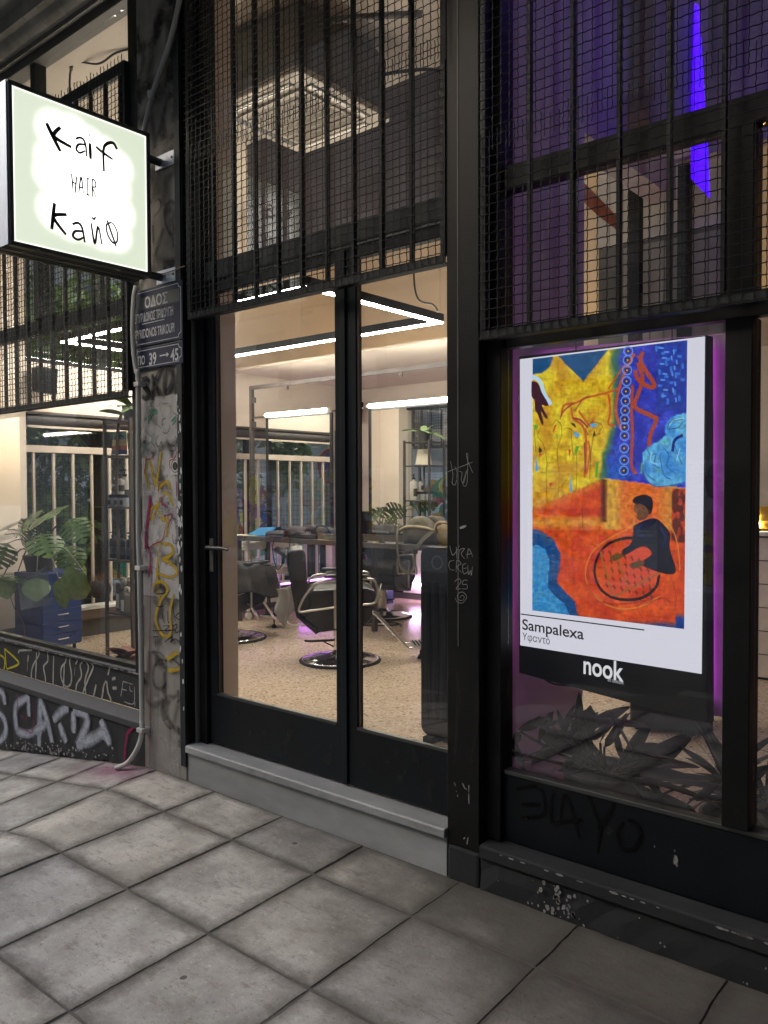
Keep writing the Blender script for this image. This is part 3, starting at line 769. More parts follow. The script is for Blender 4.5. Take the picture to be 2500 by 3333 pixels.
# pier, Y = 0
pk = dict(Y=-.0062)
paint(pier, 'graffiti', S['black'], [
    [(318, 460), (280, 400), (230, 440), (240, 540), (310, 590), (320, 680), (260, 725), (215, 690)],
    [(375, 330), (390, 480), (380, 640), (378, 750)], [(520, 215), (430, 430), (400, 480)], [(400, 480), (450, 560), (495, 670)],
    [(700, 270), (610, 250), (570, 380), (565, 540), (595, 630), (650, 560), (690, 420), (690, 280)],
    [(790, 270), (760, 450), (740, 600), (780, 610), (830, 450), (850, 290)], [(850, 450), (830, 600), (870, 700)]], r8c, NY, .036, **pk)
paint(pier, 'graffiti', S['yellow'], [
    [(265, 1650), (280, 1800), (260, 1900), (300, 2050), (330, 2180)], [(330, 1690), (380, 1900), (430, 2130)], [(520, 1570), (490, 1760), (460, 1960), (440, 2120)],
    [(460, 2200), (540, 2090), (630, 2060), (660, 2180)]], r8c, NY, .024, **pk)
paint(pier, 'graffiti', S['yellow'], [
    [(1000, 190), (1030, 110), (1060, 30), (1100, 10), (1130, 80), (1140, 110)], [(985, 190), (990, 120), (1030, 90)], [(1040, 130), (1070, 190), (1095, 170), (1090, 300)],
    [(1010, 350), (1050, 340), (1035, 450), (1030, 560), (1045, 700)], [(1040, 345), (1110, 345), (1135, 390), (1100, 430), (1060, 440), (1120, 470), (1160, 520), (1130, 560), (1070, 550), (1030, 530)],
    [(1010, 660), (1010, 610), (1060, 590), (1100, 640), (1050, 720), (1020, 830), (1050, 920), (1100, 950), (1120, 900), (1115, 780), (1140, 670)],
    ([(1095, 1100), (1120, 1080), (1170, 1050)], .03), ([(1100, 1170), (1140, 1168), (1180, 1155)], .03)], r5, NY, .023, **pk)
paint(pier, 'graffiti', S['magenta'], [
    ([(985, 30), (975, 130), (960, 260), (955, 380)], .030), ([(955, 330), (985, 420), (975, 560)], .018), ([(1000, 430), (990, 600), (985, 800), (980, 1100), (985, 1400), (980, 1790)], .006),
    [(1065, 30), (1060, 80), (1090, 90)], [(1075, 160), (1130, 150), (1110, 200), (1100, 240)], [(1050, 60), (1085, 100)]], r5, NY, .010, **dict(Y=-.0078))
paint(pier, 'graffiti', S['green'], [
    ([(330, 930), (400, 900), (440, 940), (360, 980), (320, 1060)], .028), ([(320, 1060), (310, 1130)], .02), ([(240, 1060), (300, 1050)], .014), ([(380, 1260), (370, 1400), (260, 1490)], .013), ([(680, 1090), (760, 1010), (830, 980)], .018), ([(700, 1150), (760, 1060)], .012), ([(240, 1480), (245, 1620)], .01)], r8c, NY, .015, **pk)
paint(pier, 'graffiti', S['marker_k'], [
    [(345, 1110), (300, 1180)], [(280, 1240), (320, 1300), (370, 1340)], [(590, 1040), (540, 1060), (530, 1150), (550, 1140)], [(650, 1150), (640, 1240), (590, 1280), (550, 1260)],
    [(380, 1440), (420, 1500), (440, 1560), (400, 1590), (370, 1560)], [(430, 1420), (450, 1490), (490, 1480), (520, 1410), (550, 1540)], [(740, 1330), (770, 1380), (740, 1470), (680, 1460)], [(640, 1500), (700, 1470), (740, 1490)],
    [(440, 1130), (500, 1180), (520, 1190)], [(800, 1500), (860, 1490), (840, 1570)]], r8c, NY, .005, **dict(Y=-.0068))
paint(pier, 'graffiti', S['marker_k'], [
    [(1060, 800), (1075, 860)], [(1095, 780), (1100, 850), (1120, 860)], [(1130, 750), (1150, 850)], [(1190, 780), (1150, 820), (1200, 850)], [(1070, 880), (1110, 880), (1080, 910), (1120, 910)], [(1130, 880), (1160, 870), (1150, 920), (1190, 910)], [(1195, 880), (1190, 950)],
    [(1000, 910), (1060, 910), (1150, 905)], [(1000, 950), (1040, 950)], [(1020, 950), (1020, 1020)], ([(1080, 985), (1130, 950), (1120, 985), (1150, 965), (1190, 995)], .012), [(1020, 650), (1060, 620), (1080, 660), (1030, 670)], [(1030, 750), (1070, 750), (1110, 700)]], r5, NY, .008, **dict(Y=-.0069))
paint(pier, 'graffiti', S['grey'], [
    [(1090, 1110), (1050, 1100), (1010, 1150), (1000, 1220), (1020, 1280), (1060, 1290), (1085, 1250)], ([(1080, 1110), (1130, 1095), (1200, 1160)], .02), ([(990, 1050), (1040, 1050), (1075, 1085)], .016)], r5, NY, .03, **dict(Y=-.003))
paint(pier, 'graffiti', S['fog'], [
    [(1230, 1700), (1190, 1600), (1200, 1480), (1240, 1450), (1270, 1500), (1240, 1620), (1250, 1780)], ([(1100, 1620), (1105, 1750)], .03), ([(1110, 1850), (1180, 1640)], .05), ([(1180, 1880), (1270, 1880)], .05), ([(1090, 1470), (1140, 1430), (1160, 1490), (1110, 1560)], .02), ([(1300, 1620), (1297, 1660)], .03), ([(1130, 1180), (1120, 1400)], .16), ([(1250, 1900), (1180, 1930)], .06)], r1a, NY, .035, **dict(Y=-.003))
paint(pier, 'graffiti', S['marker_k'], [[(1205, 490), (1205, 545), (1240, 550), (1275, 520), (1275, 480)]], r1a, NY, .008, **dict(Y=-.003))
rr = random.Random(77)
def scrib(n_, z0, z1, wl, x0=-3.80, x1=-3.50):
    out = []
    for k in range(n_):
        cx, cz = rr.uniform(x0, x1), rr.uniform(z0, z1); a = rr.uniform(0, 6.28); pts = []
        for i in range(rr.randint(3, 7)):
            a += rr.uniform(-1.4, 1.4); cx += math.cos(a) * wl; cz += math.sin(a) * wl
            pts.append((max(PX0 + .015, min(PX1 - .05, cx)), cz))
        out.append(pts)
    return out
def paint_w(parent, m, strokes, Y, wd):
    b = MB()
    for k, s_ in enumerate(strokes):
        pts = smooth_path([Vector((p[0], Y - .00015 * k, p[1])) for p in s_], 4); b.ribbon(pts, NY, wd * rr.uniform(.6, 1.4))
    return b.build('graffiti', m, parent)
S['smear'] = spray('white_smear', (.45, .45, .45), 1.0, .5, .6); S['soot'] = spray('soot_smear', (.05, .045, .04), 1.0, .55, .6); S['scratch'] = spray('grey_scratch', (.10, .10, .11), .3, .7, .6)
paint_w(pier, S['smear'], scrib(22, 1.0, 1.95, .05), -.0044, .06)
paint_w(pier, S['soot'], scrib(26, .05, 2.0, .06), -.0041, .05)
paint_w(pier, S['scratch'], scrib(30, .95, 1.95, .025), -.0050, .004)
paint_w(pier, S['magenta'], scrib(5, 1.1, 1.6, .04), -.0075, .009)
paint_w(pier, S['marker'], scrib(12, .95, 1.9, .03), -.0079, .004)
paint_w(pier, S['soot'], scrib(22, 2.6, 4.1, .12), -.0012, .09)
paint_w(pier, S['smear'], scrib(8, .0, .3, .03), -.0022, .03)
b = MB()
for k in range(46):
    z = rr.uniform(.95, 1.95) if k < 36 else rr.uniform(.3, 2.0); x = rr.uniform(PX1 - .034, PX1 + .002); q = rr.uniform(.004, .016)
    b.poly([(x + q * .6 * math.cos(a + rr.uniform(-.4, .4)), -.0125 - .00006 * k, z + q * 1.6 * math.sin(a + rr.uniform(-.4, .4))) for a in (0, 1.2, 2.4, 3.6, 4.8)])
o = b.build('torn_paper', M['enamel_white'], pier); o['kind'] = 'stuff'
# left low wall
paint(lw, 'graffiti', S['white'], [
    [(240, 700), (200, 720), (140, 770), (130, 880), (150, 980), (230, 1010), (310, 980)], ([(240, 690), (245, 860)], .07),
    [(330, 1110), (335, 950), (340, 780), (350, 750), (400, 900), (440, 1080)], [(300, 980), (400, 920)], [(450, 890), (540, 800), (580, 800)], [(500, 920), (560, 1080)],
    [(620, 820), (625, 1000)], [(620, 820), (700, 830), (740, 880), (720, 970), (660, 1100), (700, 1110)], [(700, 1100), (820, 1040)],
    [(850, 890), (880, 960), (920, 1060), (900, 1070)], ([(690, 1080), (800, 1040), (870, 1000), (910, 1060)], .09), [(0, 640), (30, 680), (45, 760)], [(0, 830), (45, 900), (50, 1000), (0, 1070)]], r2b, NY, .082, Y=-.0088)
paint(lw, 'graffiti', S['cream'], [
    [(160, 330), (165, 305), (270, 300)], [(240, 340), (235, 400)], [(320, 290), (330, 340), (280, 430), (265, 520), (290, 590), (330, 600)], [(310, 320), (300, 600)], [(400, 310), (405, 390), (370, 440), (385, 540), (380, 600)],
    [(455, 350), (450, 600), (465, 650)], [(560, 340), (555, 400), (520, 450), (520, 540), (560, 610), (600, 580), (605, 500), (590, 400), (600, 350)], [(545, 420), (535, 680)], [(660, 380), (640, 420)], [(700, 400), (680, 430), (690, 520), (650, 590), (640, 690)],
    [(730, 400), (750, 450), (720, 560), (730, 690)], [(760, 400), (790, 440), (750, 540), (710, 640), (700, 720)], [(815, 590), (800, 660), (775, 750)], [(930, 450), (915, 510)], [(900, 560), (880, 600), (870, 670), (850, 780)], [(905, 560), (915, 650), (940, 720), (935, 790)],
    ([(950, 545), (980, 535)], .028), ([(955, 620), (990, 620)], .03), [(700, 720), (780, 750)], ([(240, 400), (235, 480)], .005), ([(640, 440), (632, 520)], .005)], r2b, NY, .022, Y=.0628)
paint(lw, 'graffiti', S['yellow2'], [[(40, 290), (55, 460)], [(40, 290), (130, 370), (155, 420), (60, 460)], [(0, 340), (40, 380), (30, 480), (0, 490)]], r2b, NY, .018, Y=.0626)
paint(lw, 'graffiti', S['marker'], [[(1040, 560), (1020, 690)], [(1040, 565), (1120, 590)], [(1030, 630), (1070, 640)], [(1095, 600), (1100, 640), (1120, 650)], [(1135, 610), (1130, 750), (1050, 735)], [(1140, 740), (1140, 780)]], r2b, NY, .007, Y=.0624)
paint(lw, 'graffiti', S['magenta'], [[(140, 690), (150, 690), (140, 860)], [(170, 850), (235, 890)], [(275, 740), (275, 990), (200, 960)], ([(1130, 950), (1080, 1000), (1060, 1100), (1050, 1240)], .022)], r2b, NY, .007, Y=-.0094)
# black post, right panel
paint(po, 'graffiti', S['marker'], [
    [(1500, 230), (1520, 290), (1560, 230)], [(1540, 240), (1545, 310)], [(1555, 310), (1560, 260), (1590, 250), (1570, 280), (1590, 310)], [(1605, 310), (1615, 250), (1640, 300)], [(1600, 285), (1635, 280)],
    [(1530, 320), (1500, 330), (1500, 370), (1530, 380)], [(1540, 390), (1545, 320), (1570, 340), (1545, 360), (1575, 395)], [(1600, 340), (1580, 350), (1585, 400), (1610, 390)], [(1585, 370), (1605, 365)], [(1610, 350), (1615, 405), (1628, 380), (1632, 410), (1640, 350)],
    [(1530, 450), (1555, 430), (1570, 450), (1540, 490), (1570, 490)], [(1610, 440), (1585, 440), (1580, 465), (1605, 465), (1605, 490), (1575, 490)],
    [(1565, 545), (1575, 530), (1590, 540), (1580, 560), (1555, 555), (1550, 525), (1580, 510), (1605, 540), (1580, 575), (1550, 570), (1535, 545)]], r7c, NY, .0026, Y=-.0012)
r6s = reg(650, 850, .5425)
paint(po, 'graffiti', S['marker'], [[(1485, 1265), (1550, 1240), (1640, 1205)], [(1505, 1200), (1520, 1280), (1515, 1330), (1535, 1340), (1545, 1270), (1530, 1230)], [(1550, 1260), (1575, 1270), (1570, 1310), (1585, 1330), (1605, 1250)], [(1600, 1150), (1610, 1200), (1640, 1270)], [(1610, 1150), (1605, 1330), (1580, 1340), (1600, 1260)], ([(1562, 1602), (1600, 1588)], .012)], r6s, NY, .0022, Y=-.0012)
paint(po, 'graffiti', S['marker'], [[(315, 785), (335, 845)], [(345, 905), (348, 915)], [(360, 950), (362, 980)], [(425, 800), (460, 870), (485, 878)], [(510, 825), (508, 950), (512, 1070)], ([(500, 1510), (485, 1600)], .006), ([(440, 1530), (460, 1510)], .006)], r9, NY, .0042, Y=-.0013)
rbb = reg(1500, 2150, .6028)
paint(wr, 'graffiti', S['pitch'], [
    [(300, 690), (430, 690), (450, 830), (330, 850)], [(330, 780), (430, 780)], [(500, 700), (490, 870), (540, 870)], [(540, 860), (560, 730), (600, 800), (640, 960)], [(500, 880), (660, 860)],
    [(690, 730), (730, 830), (750, 920), (740, 1040)], [(750, 920), (800, 830), (830, 770)], [(880, 870), (850, 930), (870, 1010), (930, 1020), (975, 950), (950, 880), (900, 860)]], rbb, NY, .022, Y=.0735)
M['scuff'] = spray('pale_scuff', (.07, .07, .07), .5, .5, .8); M['dust'] = spray('dust_smear', (.05, .048, .043), 1.0, .16, .6)
def flecks(parent, x0, x1, z0, z1, Y, n_, wd, m, ln=.03, vert=False):
    st_ = []
    for k in range(n_):
        x, z = rr.uniform(x0, x1), rr.uniform(z0, z1); a = rr.uniform(1.2, 1.9) if vert else rr.uniform(0, 6.28); l_ = rr.uniform(.2, 1) * ln
        st_.append([(x, z), (max(x0, min(x1, x + l_ * .5 * math.cos(a))), max(z0, z + l_ * .5 * math.sin(a))), (max(x0, min(x1, x + l_ * math.cos(a))), max(z0, z + l_ * math.sin(a)))])
    o = paint_w(parent, m, st_, Y, wd); o.name = 'scuffs'; o['kind'] = 'stuff'
flecks(po, -1.80, -1.67, .15, 2.4, -.0016, 20, .0018, M['scuff'], .02)
flecks(po, -1.80, -1.67, .15, 3.4, -.0009, 14, .02, M['dust'], .35, True)
M['grime'] = spray('step_grime', (.07, .062, .052), 1.0, .4, .5)
flecks(stp, -3.42, -1.83, .155, .178, -.0190, 40, .004, M['grime'], .05)
flecks(ll, -3.34, -2.43, .21, .43, .0824, 22, .0025, M['scuff'], .05)
flecks(ll, -3.34, -2.43, .21, .40, .0827, 26, .035, M['dust'], .12, True)
flecks(rl, -2.39, -1.83, .21, .43, .0824, 16, .0025, M['scuff'], .05)
flecks(rl, -2.39, -1.83, .21, .40, .0827, 18, .035, M['dust'], .12, True)
flecks(wr, -1.58, -.3, .19, .41, .0744, 22, .03, M['dust'], .14, True)
# sticker on the pier
t = thing('sticker', 'square white sticker with a black ring and green leaf on the graffiti pier', 'sticker', (-3.54, -.006, 1.6))
q = [(655, 1680), (825, 1660), (830, 1935), (660, 1950)]
MB().poly([at(*r8c(p), Y=-.0072) for p in q]).build('backing', mat('sticker_white', (.45, .46, .46), .5), t)
cx_, cz_ = (Vector(at(*r8c((737, 1805)), Y=-.0078))).x, Vector(at(*r8c((737, 1805)), Y=-.0078)).z
def ring(b, cx, y, cz, r0, r1, n=32):
    vs = [(cx + r0 * math.cos(2 * math.pi * i / n), y, cz + r0 * math.sin(2 * math.pi * i / n)) for i in range(n)] + [(cx + r1 * math.cos(2 * math.pi * i / n), y, cz + r1 * math.sin(2 * math.pi * i / n)) for i in range(n)]
    b.add(vs, [(i, (i + 1) % n, n + (i + 1) % n, n + i) for i in range(n)])
b = MB(); ring(b, cx_, -.0078, cz_, .0, .021); ring(b, cx_, -.0078, cz_, .0305, .034); b.build('print', M['plastic_k'], t)
b = MB(); b.poly([(cx_ + a * .006, -.0082, cz_ + c * .018) for a, c in ((0, -1), (.8, -.4), (.9, .2), (0, 1), (-.9, .2), (-.8, -.4))]); b.build('leaf_print', mat('sticker_green', (.02, .07, .03), .5), t)

# ================================================================== LIT BOX SIGN
SX = -3.55
sg = thing('lightbox_sign', 'lit square box sign with hand-drawn black letters projecting from the pier', 'sign', (SX - .08, -.48, 2.93))
y0, y1, z0, z1 = -.832, -.113, 2.572, 3.287
fw = .021
fb = MB()
xb = SX - .17
for (a, b_, c, d) in ((y0, y1, z0, z0 + fw), (y0, y1, z1 - fw, z1), (y0, y0 + fw, z0 + fw, z1 - fw), (y1 - fw, y1, z0 + fw, z1 - fw)):
    fb.box(xb, SX + .006, a, b_, c, d)
fb.build('frame', M['alu'], sg, bevel=.004)
gr = MB()
for k in (.035, .06, .11, .135): gr.box(SX - k - .006, SX - k, y0 - .003, y1 + .003, z0 - .003, z1 + .003)
gr.build('frame_ribs', M['alu'], sg)
eb = MB().box(xb + .004, SX - .002, y0 - .006, y0 - .0035, z0 + .003, z1 - .003); eb.build('skylit_outer_edge', M['alu_light'], sg)  # sky light on the end face, put in as a pale strip
def sign_face(name, X, parent):
    ny, nz_ = 70, 72; b = MB(); ya, yb, za, zb = y0 + fw, y1 - fw, z0 + fw, z1 - fw
    vs = [(X, ya + (yb - ya) * i / ny, za + (zb - za) * j / nz_) for j in range(nz_ + 1) for i in range(ny + 1)]
    b.add(vs, [(j * (ny + 1) + i, j * (ny + 1) + i + 1, (j + 1) * (ny + 1) + i + 1, (j + 1) * (ny + 1) + i) for j in range(nz_) for i in range(ny)])
    m, t, n, bs, L = _new('lit_acrylic')
    at_ = n.new('ShaderNodeAttribute'); at_.attribute_name = 'led'
    cr = n.new('ShaderNodeMix'); cr.data_type = 'RGBA'; L.new(at_.outputs['Fac'], cr.inputs['Factor'])
    cr.inputs['A'].default_value = (.70, .77, .60, 1); cr.inputs['B'].default_value = (1, 1, .94, 1)
    mr = n.new('ShaderNodeMapRange'); mr.inputs['To Min'].default_value = 1.0 / 2 ** EXPO; mr.inputs['To Max'].default_value = 2.7 / 2 ** EXPO; L.new(at_.outputs['Fac'], mr.inputs[0])
    L.new(cr.outputs['Result'], bs.inputs['Emission Color']); L.new(mr.outputs[0], bs.inputs['Emission Strength'])
    bs.inputs['Base Color'].default_value = (.6, .62, .58, 1); bs.inputs['Roughness'].default_value = .25
    o = b.build(name, m, parent)
    a = o.data.attributes.new('led', 'FLOAT', 'POINT')
    H = [(.30, .80, .11), (.42, .80, .12), (.54, .76, .12), (.66, .74, .11), (.76, .70, .09), (.30, .60, .12), (.45, .60, .15), (.60, .58, .15), (.72, .56, .11), (.26, .50, .09), (.35, .45, .13), (.5, .42, .16), (.66, .42, .14), (.76, .38, .10),
         (.30, .27, .11), (.40, .24, .11), (.52, .26, .12), (.64, .24, .12), (.74, .22, .09)]
    val = []
    for j in range(nz_ + 1):
        for i in range(ny + 1):
            u, v = i / ny, j / nz_; d = min(math.hypot(u - a_, (v - b_)) - r_ for a_, b_, r_ in H)
            q = max(0, min(1, (.075 - d) / .135)); e = min(u, 1 - u, v, 1 - v); q = max(q, .55 * max(0, 1 - e / .012)); val.append(q * q * (3 - 2 * q))
    a.data.foreach_set('value', val); return o
fc = sign_face('lit_face', SX, sg); sign_face('back_lit_face', xb + .001, sg)
sink = mat('sign_black', (.008, .008, .009), .5)
sgs = [
    ([(335, 885), (375, 970), (435, 1090)], .014), ([(435, 915), (390, 980), (515, 1060)], .013),
    ([(545, 1000), (575, 990), (605, 1010), (620, 1070), (622, 1128)], .008), ([(608, 1040), (565, 1040), (550, 1075), (575, 1100), (612, 1085)], .008),
    ([(647, 1030), (652, 1145)], .012), ([(642, 970), (648, 974)], .012), ([(842, 1075), (815, 1030), (770, 1035), (745, 1080), (748, 1235)], .011), ([(690, 1055), (730, 1090), (812, 1148)], .010),
    ([(515, 1248), (526, 1370)], .0055), ([(551, 1270), (541, 1390)], .0055), ([(520, 1308), (546, 1325)], .005), ([(567, 1385), (584, 1272), (600, 1392)], .0055), ([(572, 1350), (594, 1350)], .005), ([(623, 1283), (641, 1288)], .0055), ([(632, 1286), (632, 1402)], .0055), ([(620, 1398), (646, 1408)], .0055), ([(665, 1418), (664, 1298), (686, 1310), (688, 1345), (668, 1352), (691, 1423)], .0055),
    ([(392, 1462), (372, 1650)], .013), ([(480, 1545), (385, 1560), (475, 1690)], .012), ([(520, 1615), (560, 1605), (590, 1640), (610, 1745)], .009), ([(590, 1665), (540, 1665), (525, 1700), (560, 1725), (600, 1710)], .009),
    ([(655, 1605), (682, 1755), (705, 1630), (733, 1760)], .008), ([(660, 1563), (675, 1578), (688, 1560)], .007),
    ([(770, 1585), (835, 1775)], .008), ([(800, 1602), (765, 1620), (775, 1690), (810, 1745), (840, 1740), (845, 1680), (820, 1620), (800, 1602)], .007)]
b = MB()
for j_, (s_, w_) in enumerate(sgs):
    pts = smooth_path([Vector(at(*r1a(p), X=SX + .0015)) for p in s_], 6); n_ = len(pts)
    b.ribbon([p + Vector((.0002 * j_ * .3 + .0001 * i / n_, 0, 0)) for i, p in enumerate(pts)], (1, 0, 0), [w_ * 1.45 * (.72 + .28 * math.sin(math.pi * min(1, i / n_ + .1))) for i in range(n_)])
b.build('lettering', sink, sg)
for zz in (3.19, 2.60):
    br = MB().tube([(SX - .06, y1 - .002, zz), (SX - .06, -.012, zz)], .020, 14); o = br.build('bracket_arm', M['alu'], sg, smooth=True, auto=40)
    MB().box(SX - .10, SX + .06, -.012, -.004, zz - .035, zz + .035).build('wall_plate', M['alu_light'], sg, bevel=.002)
    for xx in (SX - .085, SX + .045):
        b = MB(); b.lathe([(.007, 0), (.006, .004), (.001, .005)], (0, 0, 0), 8); b.v = [(xx + q[0], -.0125 - q[2], zz + q[1]) for q in b.v]; b.build('bolt', M['casing'], sg)

# ================================================================== STREET NAME PLATES
def plate(name, label, z0, z1, lines, notch=True):
    xl, xr = -3.862, -3.428
    t = thing(name, label, 'street sign', ((xl + xr) / 2, -.012, z0))
    def outline(i, r):
        a, b_, c, d = xl + i, xr - i, z0 + i, z1 - i; o = []
        for (cx, cz, q0) in ((a, c, 90), (b_, c, 180), (b_, d, 270), (a, d, 0)):
            o += [(cx + r * math.cos(R_(q0 - k * 22.5)), cz + r * math.sin(R_(q0 - k * 22.5))) for k in range(5)] if r else [(cx, cz)]
        return o
    o = outline(0, 0); MB().prism([(p[0], -.0085, p[1]) for p in o], (0, -.005, 0)).build('plate', M['blue_enamel'], t, bevel=.002)
    b = MB(); a_ = outline(.012, .022); c_ = outline(.0155, .022); n = len(a_)
    b.add([(p[0], -.0142, p[1]) for p in a_ + c_], [(i, (i + 1) % n, n + (i + 1) % n, n + i) for i in range(n)]); b.build('border', M['enamel_white'], t)
    for (txt, x, z, size, sq, bold) in lines:
        text(txt, size, M['enamel_white'], t, (x, -.0146, z), (1, 0, 0), (0, 0, 1), bold, squeeze=sq)
    return t
p1 = plate('street_sign', 'blue enamel street name plate with Greek and Latin lettering on the pier', 2.262, 2.560,
      [('ΟΔΟΣ', -3.755, 2.462, .075, .95, .002), ('ΣΠΥΡΙΔΟΝΟΣ ΤΡΙΚΟΥΠΗ', -3.853, 2.392, .062, .47, .0012), ('SPYRIDONOS TRIKOUPI', -3.853, 2.306, .066, .505, .0012)])
box('underline', M['enamel_white'], p1, -3.78, -3.58, -.0146, -.0142, 2.378, 2.382)
box('faded_band', M['alu'], p1, -3.80, -3.45, -.0144, -.0141, 2.455, 2.52)
p2 = plate('house_number_sign', 'small blue enamel plate with house numbers under the street name plate', 2.140, 2.254,
      [('ΑΠΟ', -3.858, 2.168, .060, .78, .002), ('39', -3.722, 2.160, .085, .80, .002), ('45', -3.53, 2.160, .085, .80, .002)])
MB().prism([(-3.625, -.0142, 2.193), (-3.565, -.0142, 2.193), (-3.565, -.0142, 2.184), (-3.545, -.0142, 2.1965), (-3.565, -.0142, 2.209), (-3.565, -.0142, 2.200), (-3.625, -.0142, 2.200)], (0, -.0004, 0)).build('arrow', M['enamel_white'], p2)

# ================================================================== CONDUIT
cd1 = thing('flexible_conduit', 'grey corrugated conduit running down the pier edge and curling onto the pavement', 'conduit', (-3.85, -.03, 0))
def corr(pts, r, pitch=.0085, smooth_end=0):
    P = smooth_path(pts, 8); out = []; rad = []
    L_ = 0
    for i in range(len(P) - 1):
        d = (P[i + 1] - P[i]).length; k = max(1, int(d / (pitch / 2)))
        for j in range(k): out.append(P[i].lerp(P[i + 1], j / k))
    out.append(P[-1])
    rad = [r * (1 + (.10 if i % 2 else -.06)) for i in range(len(out))]
    return out, rad
low_p = [at(*r4(p), Y=-.035) for p in ((1050, 190), (1032, 300), (1024, 500), (1032, 700), (1052, 850), (1066, 950))] + [at(*r5(p), Y=-.035) for p in ((905, 150), (912, 500), (922, 1000), (930, 1500))]
lp2 = [at(*r5(p), Y=yy) for p, yy in (((925, 1600), -.04), ((895, 1690), -.055), ((835, 1775), -.075), ((762, 1808), -.09))]
P_, rd = corr(low_p, .0125); MB().tube(P_, rd, 8).build('corrugated_tube', M['conduit'], cd1, smooth=True)
MB().tube(smooth_path([low_p[-1]] + lp2, 8), .0135, 12).build('smooth_end', M['conduit'], cd1, smooth=True)
for i_ in (5, 7):
    q = Vector(low_p[i_]); MB().box(q.x - .02, q.x + .028, -.052, -.004, q.z - .012, q.z + .012).build('clip', M['conduit'], cd1, bevel=.004)
q = Vector(at(*r5((928, 1560)), Y=-.037)); MB().box(q.x - .024, q.x + .03, -.056, -.004, q.z - .012, q.z + .012).build('clip', M['conduit'], cd1, bevel=.004)
cd2 = thing('flexible_conduit', 'grey corrugated conduit slanting down the pier behind the lit box sign', 'conduit', (-3.5, -.03, 3.3))
up_p = [at(*r1a(p), Y=-.03) for p in ((1310, -140), (1285, 40), (1225, 300), (1165, 480), (1095, 690), (1065, 820), (1035, 950))]
P_, rd = corr(up_p, .0135); MB().tube(P_, rd, 8).build('corrugated_tube', M['conduit'], cd2, smooth=True)
q = Vector(at(*r1a((1088, 690)), Y=-.03)); MB().tube([(q.x - .004, q.y, q.z + .022), (q.x + .004, q.y, q.z - .022)], .018, 12).build('coupling', M['conduit'], cd2, smooth=True, auto=40)
t = thing('cable_tie_wire', 'thin pale wire hanging between sign bracket and pier edge', 'wire', (-3.5, -.02, 2.6))
MB().tube(smooth_path([at(*r1a(p), Y=-.02) for p in ((1095, 1962), (1160, 1972), (1240, 1950), (1300, 1925), (1330, 1915))], 6), .003, 6).build('strand', M['tan_bag'], t)

# ================================================================== ART SCREEN
LY, RY = .300, .160
PL = Vector(at(1688, 1600, Y=LY)); PR = Vector(at(2299, 1600, Y=RY))
XD = Vector((PR.x - PL.x, PR.y - PL.y, 0)).normalized(); ND = Vector((XD.y, -XD.x, 0))
r8 = reg(1500, 1000, .6028)
def sp_(p, d=0.0): return at_plane(*r8(p), PL, ND) + ND * d
def lin_(c): return tuple((q / 255 / 12.92 if q / 255 <= .04045 else ((q / 255 + .055) / 1.055) ** 2.4) for q in c)
SCR = 0.92 / 2 ** EXPO
_em = {}
def em(c):
    if c not in _em:
        m, t, n, b, L = _new('screen_print'); l_ = lin_(c)
        b.inputs['Base Color'].default_value = (0.01, 0.01, 0.01, 1); b.inputs['Emission Color'].default_value = (*l_, 1); b.inputs['Emission Strength'].default_value = SCR; b.inputs['Roughness'].default_value = .3
        _em[c] = m
    return _em[c]
scn = thing('display_screen', 'large portrait screen showing a yellow, blue and orange painting behind the right window', 'screen', tuple((PL + PR) / 2))
q = [sp_(p) for p in ((312, 267), (1326, 150), (1331, 2250), (314, 1974))]
MB().prism(q, tuple(-ND * .045)).build('body', M['plastic_k'], scn, bevel=.002)
wq = [(320, 281), (1320, 157), (1302, 1980), (322, 1825)]
MB().poly([sp_(p, .0012) for p in wq]).build('white_page', em((232, 230, 244)), scn)
TLp, TRp, BLp, BRp = (390, 280), (1225, 178), (388, 1637), (1208, 1737)
def bil(u, v):
    a = [TLp[i] + (TRp[i] - TLp[i]) * u for i in (0, 1)]; c = [BLp[i] + (BRp[i] - BLp[i]) * u for i in (0, 1)]
    return (a[0] + (c[0] - a[0]) * v, a[1] + (c[1] - a[1]) * v)
from mathutils import noise as mn
def sm(a, b, x): 
    t = max(0, min(1, (x - a) / (b - a))); return t * t * (3 - 2 * t)
def mixv(a, b, t): return tuple(a[i] + (b[i] - a[i]) * t for i in range(3))
def inpoly(x, y, P):
    r = False; j = len(P) - 1
    for i in range(len(P)):
        if (P[i][1] > y) != (P[j][1] > y) and x < (P[j][0] - P[i][0]) * (y - P[i][1]) / (P[j][1] - P[i][1]) + P[i][0]: r = not r
        j = i
    return r
WAVE_O = [(380, 1195), (430, 1205), (500, 1250), (540, 1330), (535, 1410), (520, 1480), (560, 1530), (620, 1590), (632, 1660), (632, 1700), (380, 1640)]
WAVE_I = [(380, 1290), (420, 1285), (460, 1310), (480, 1370), (475, 1440), (470, 1510), (510, 1560), (560, 1600), (590, 1660), (380, 1650)]
BLOB = [(985, 790), (1010, 755), (1070, 725), (1110, 690), (1105, 640), (1130, 600), (1170, 580), (1230, 570), (1230, 945), (1120, 968), (1040, 965), (1000, 930), (980, 870)]
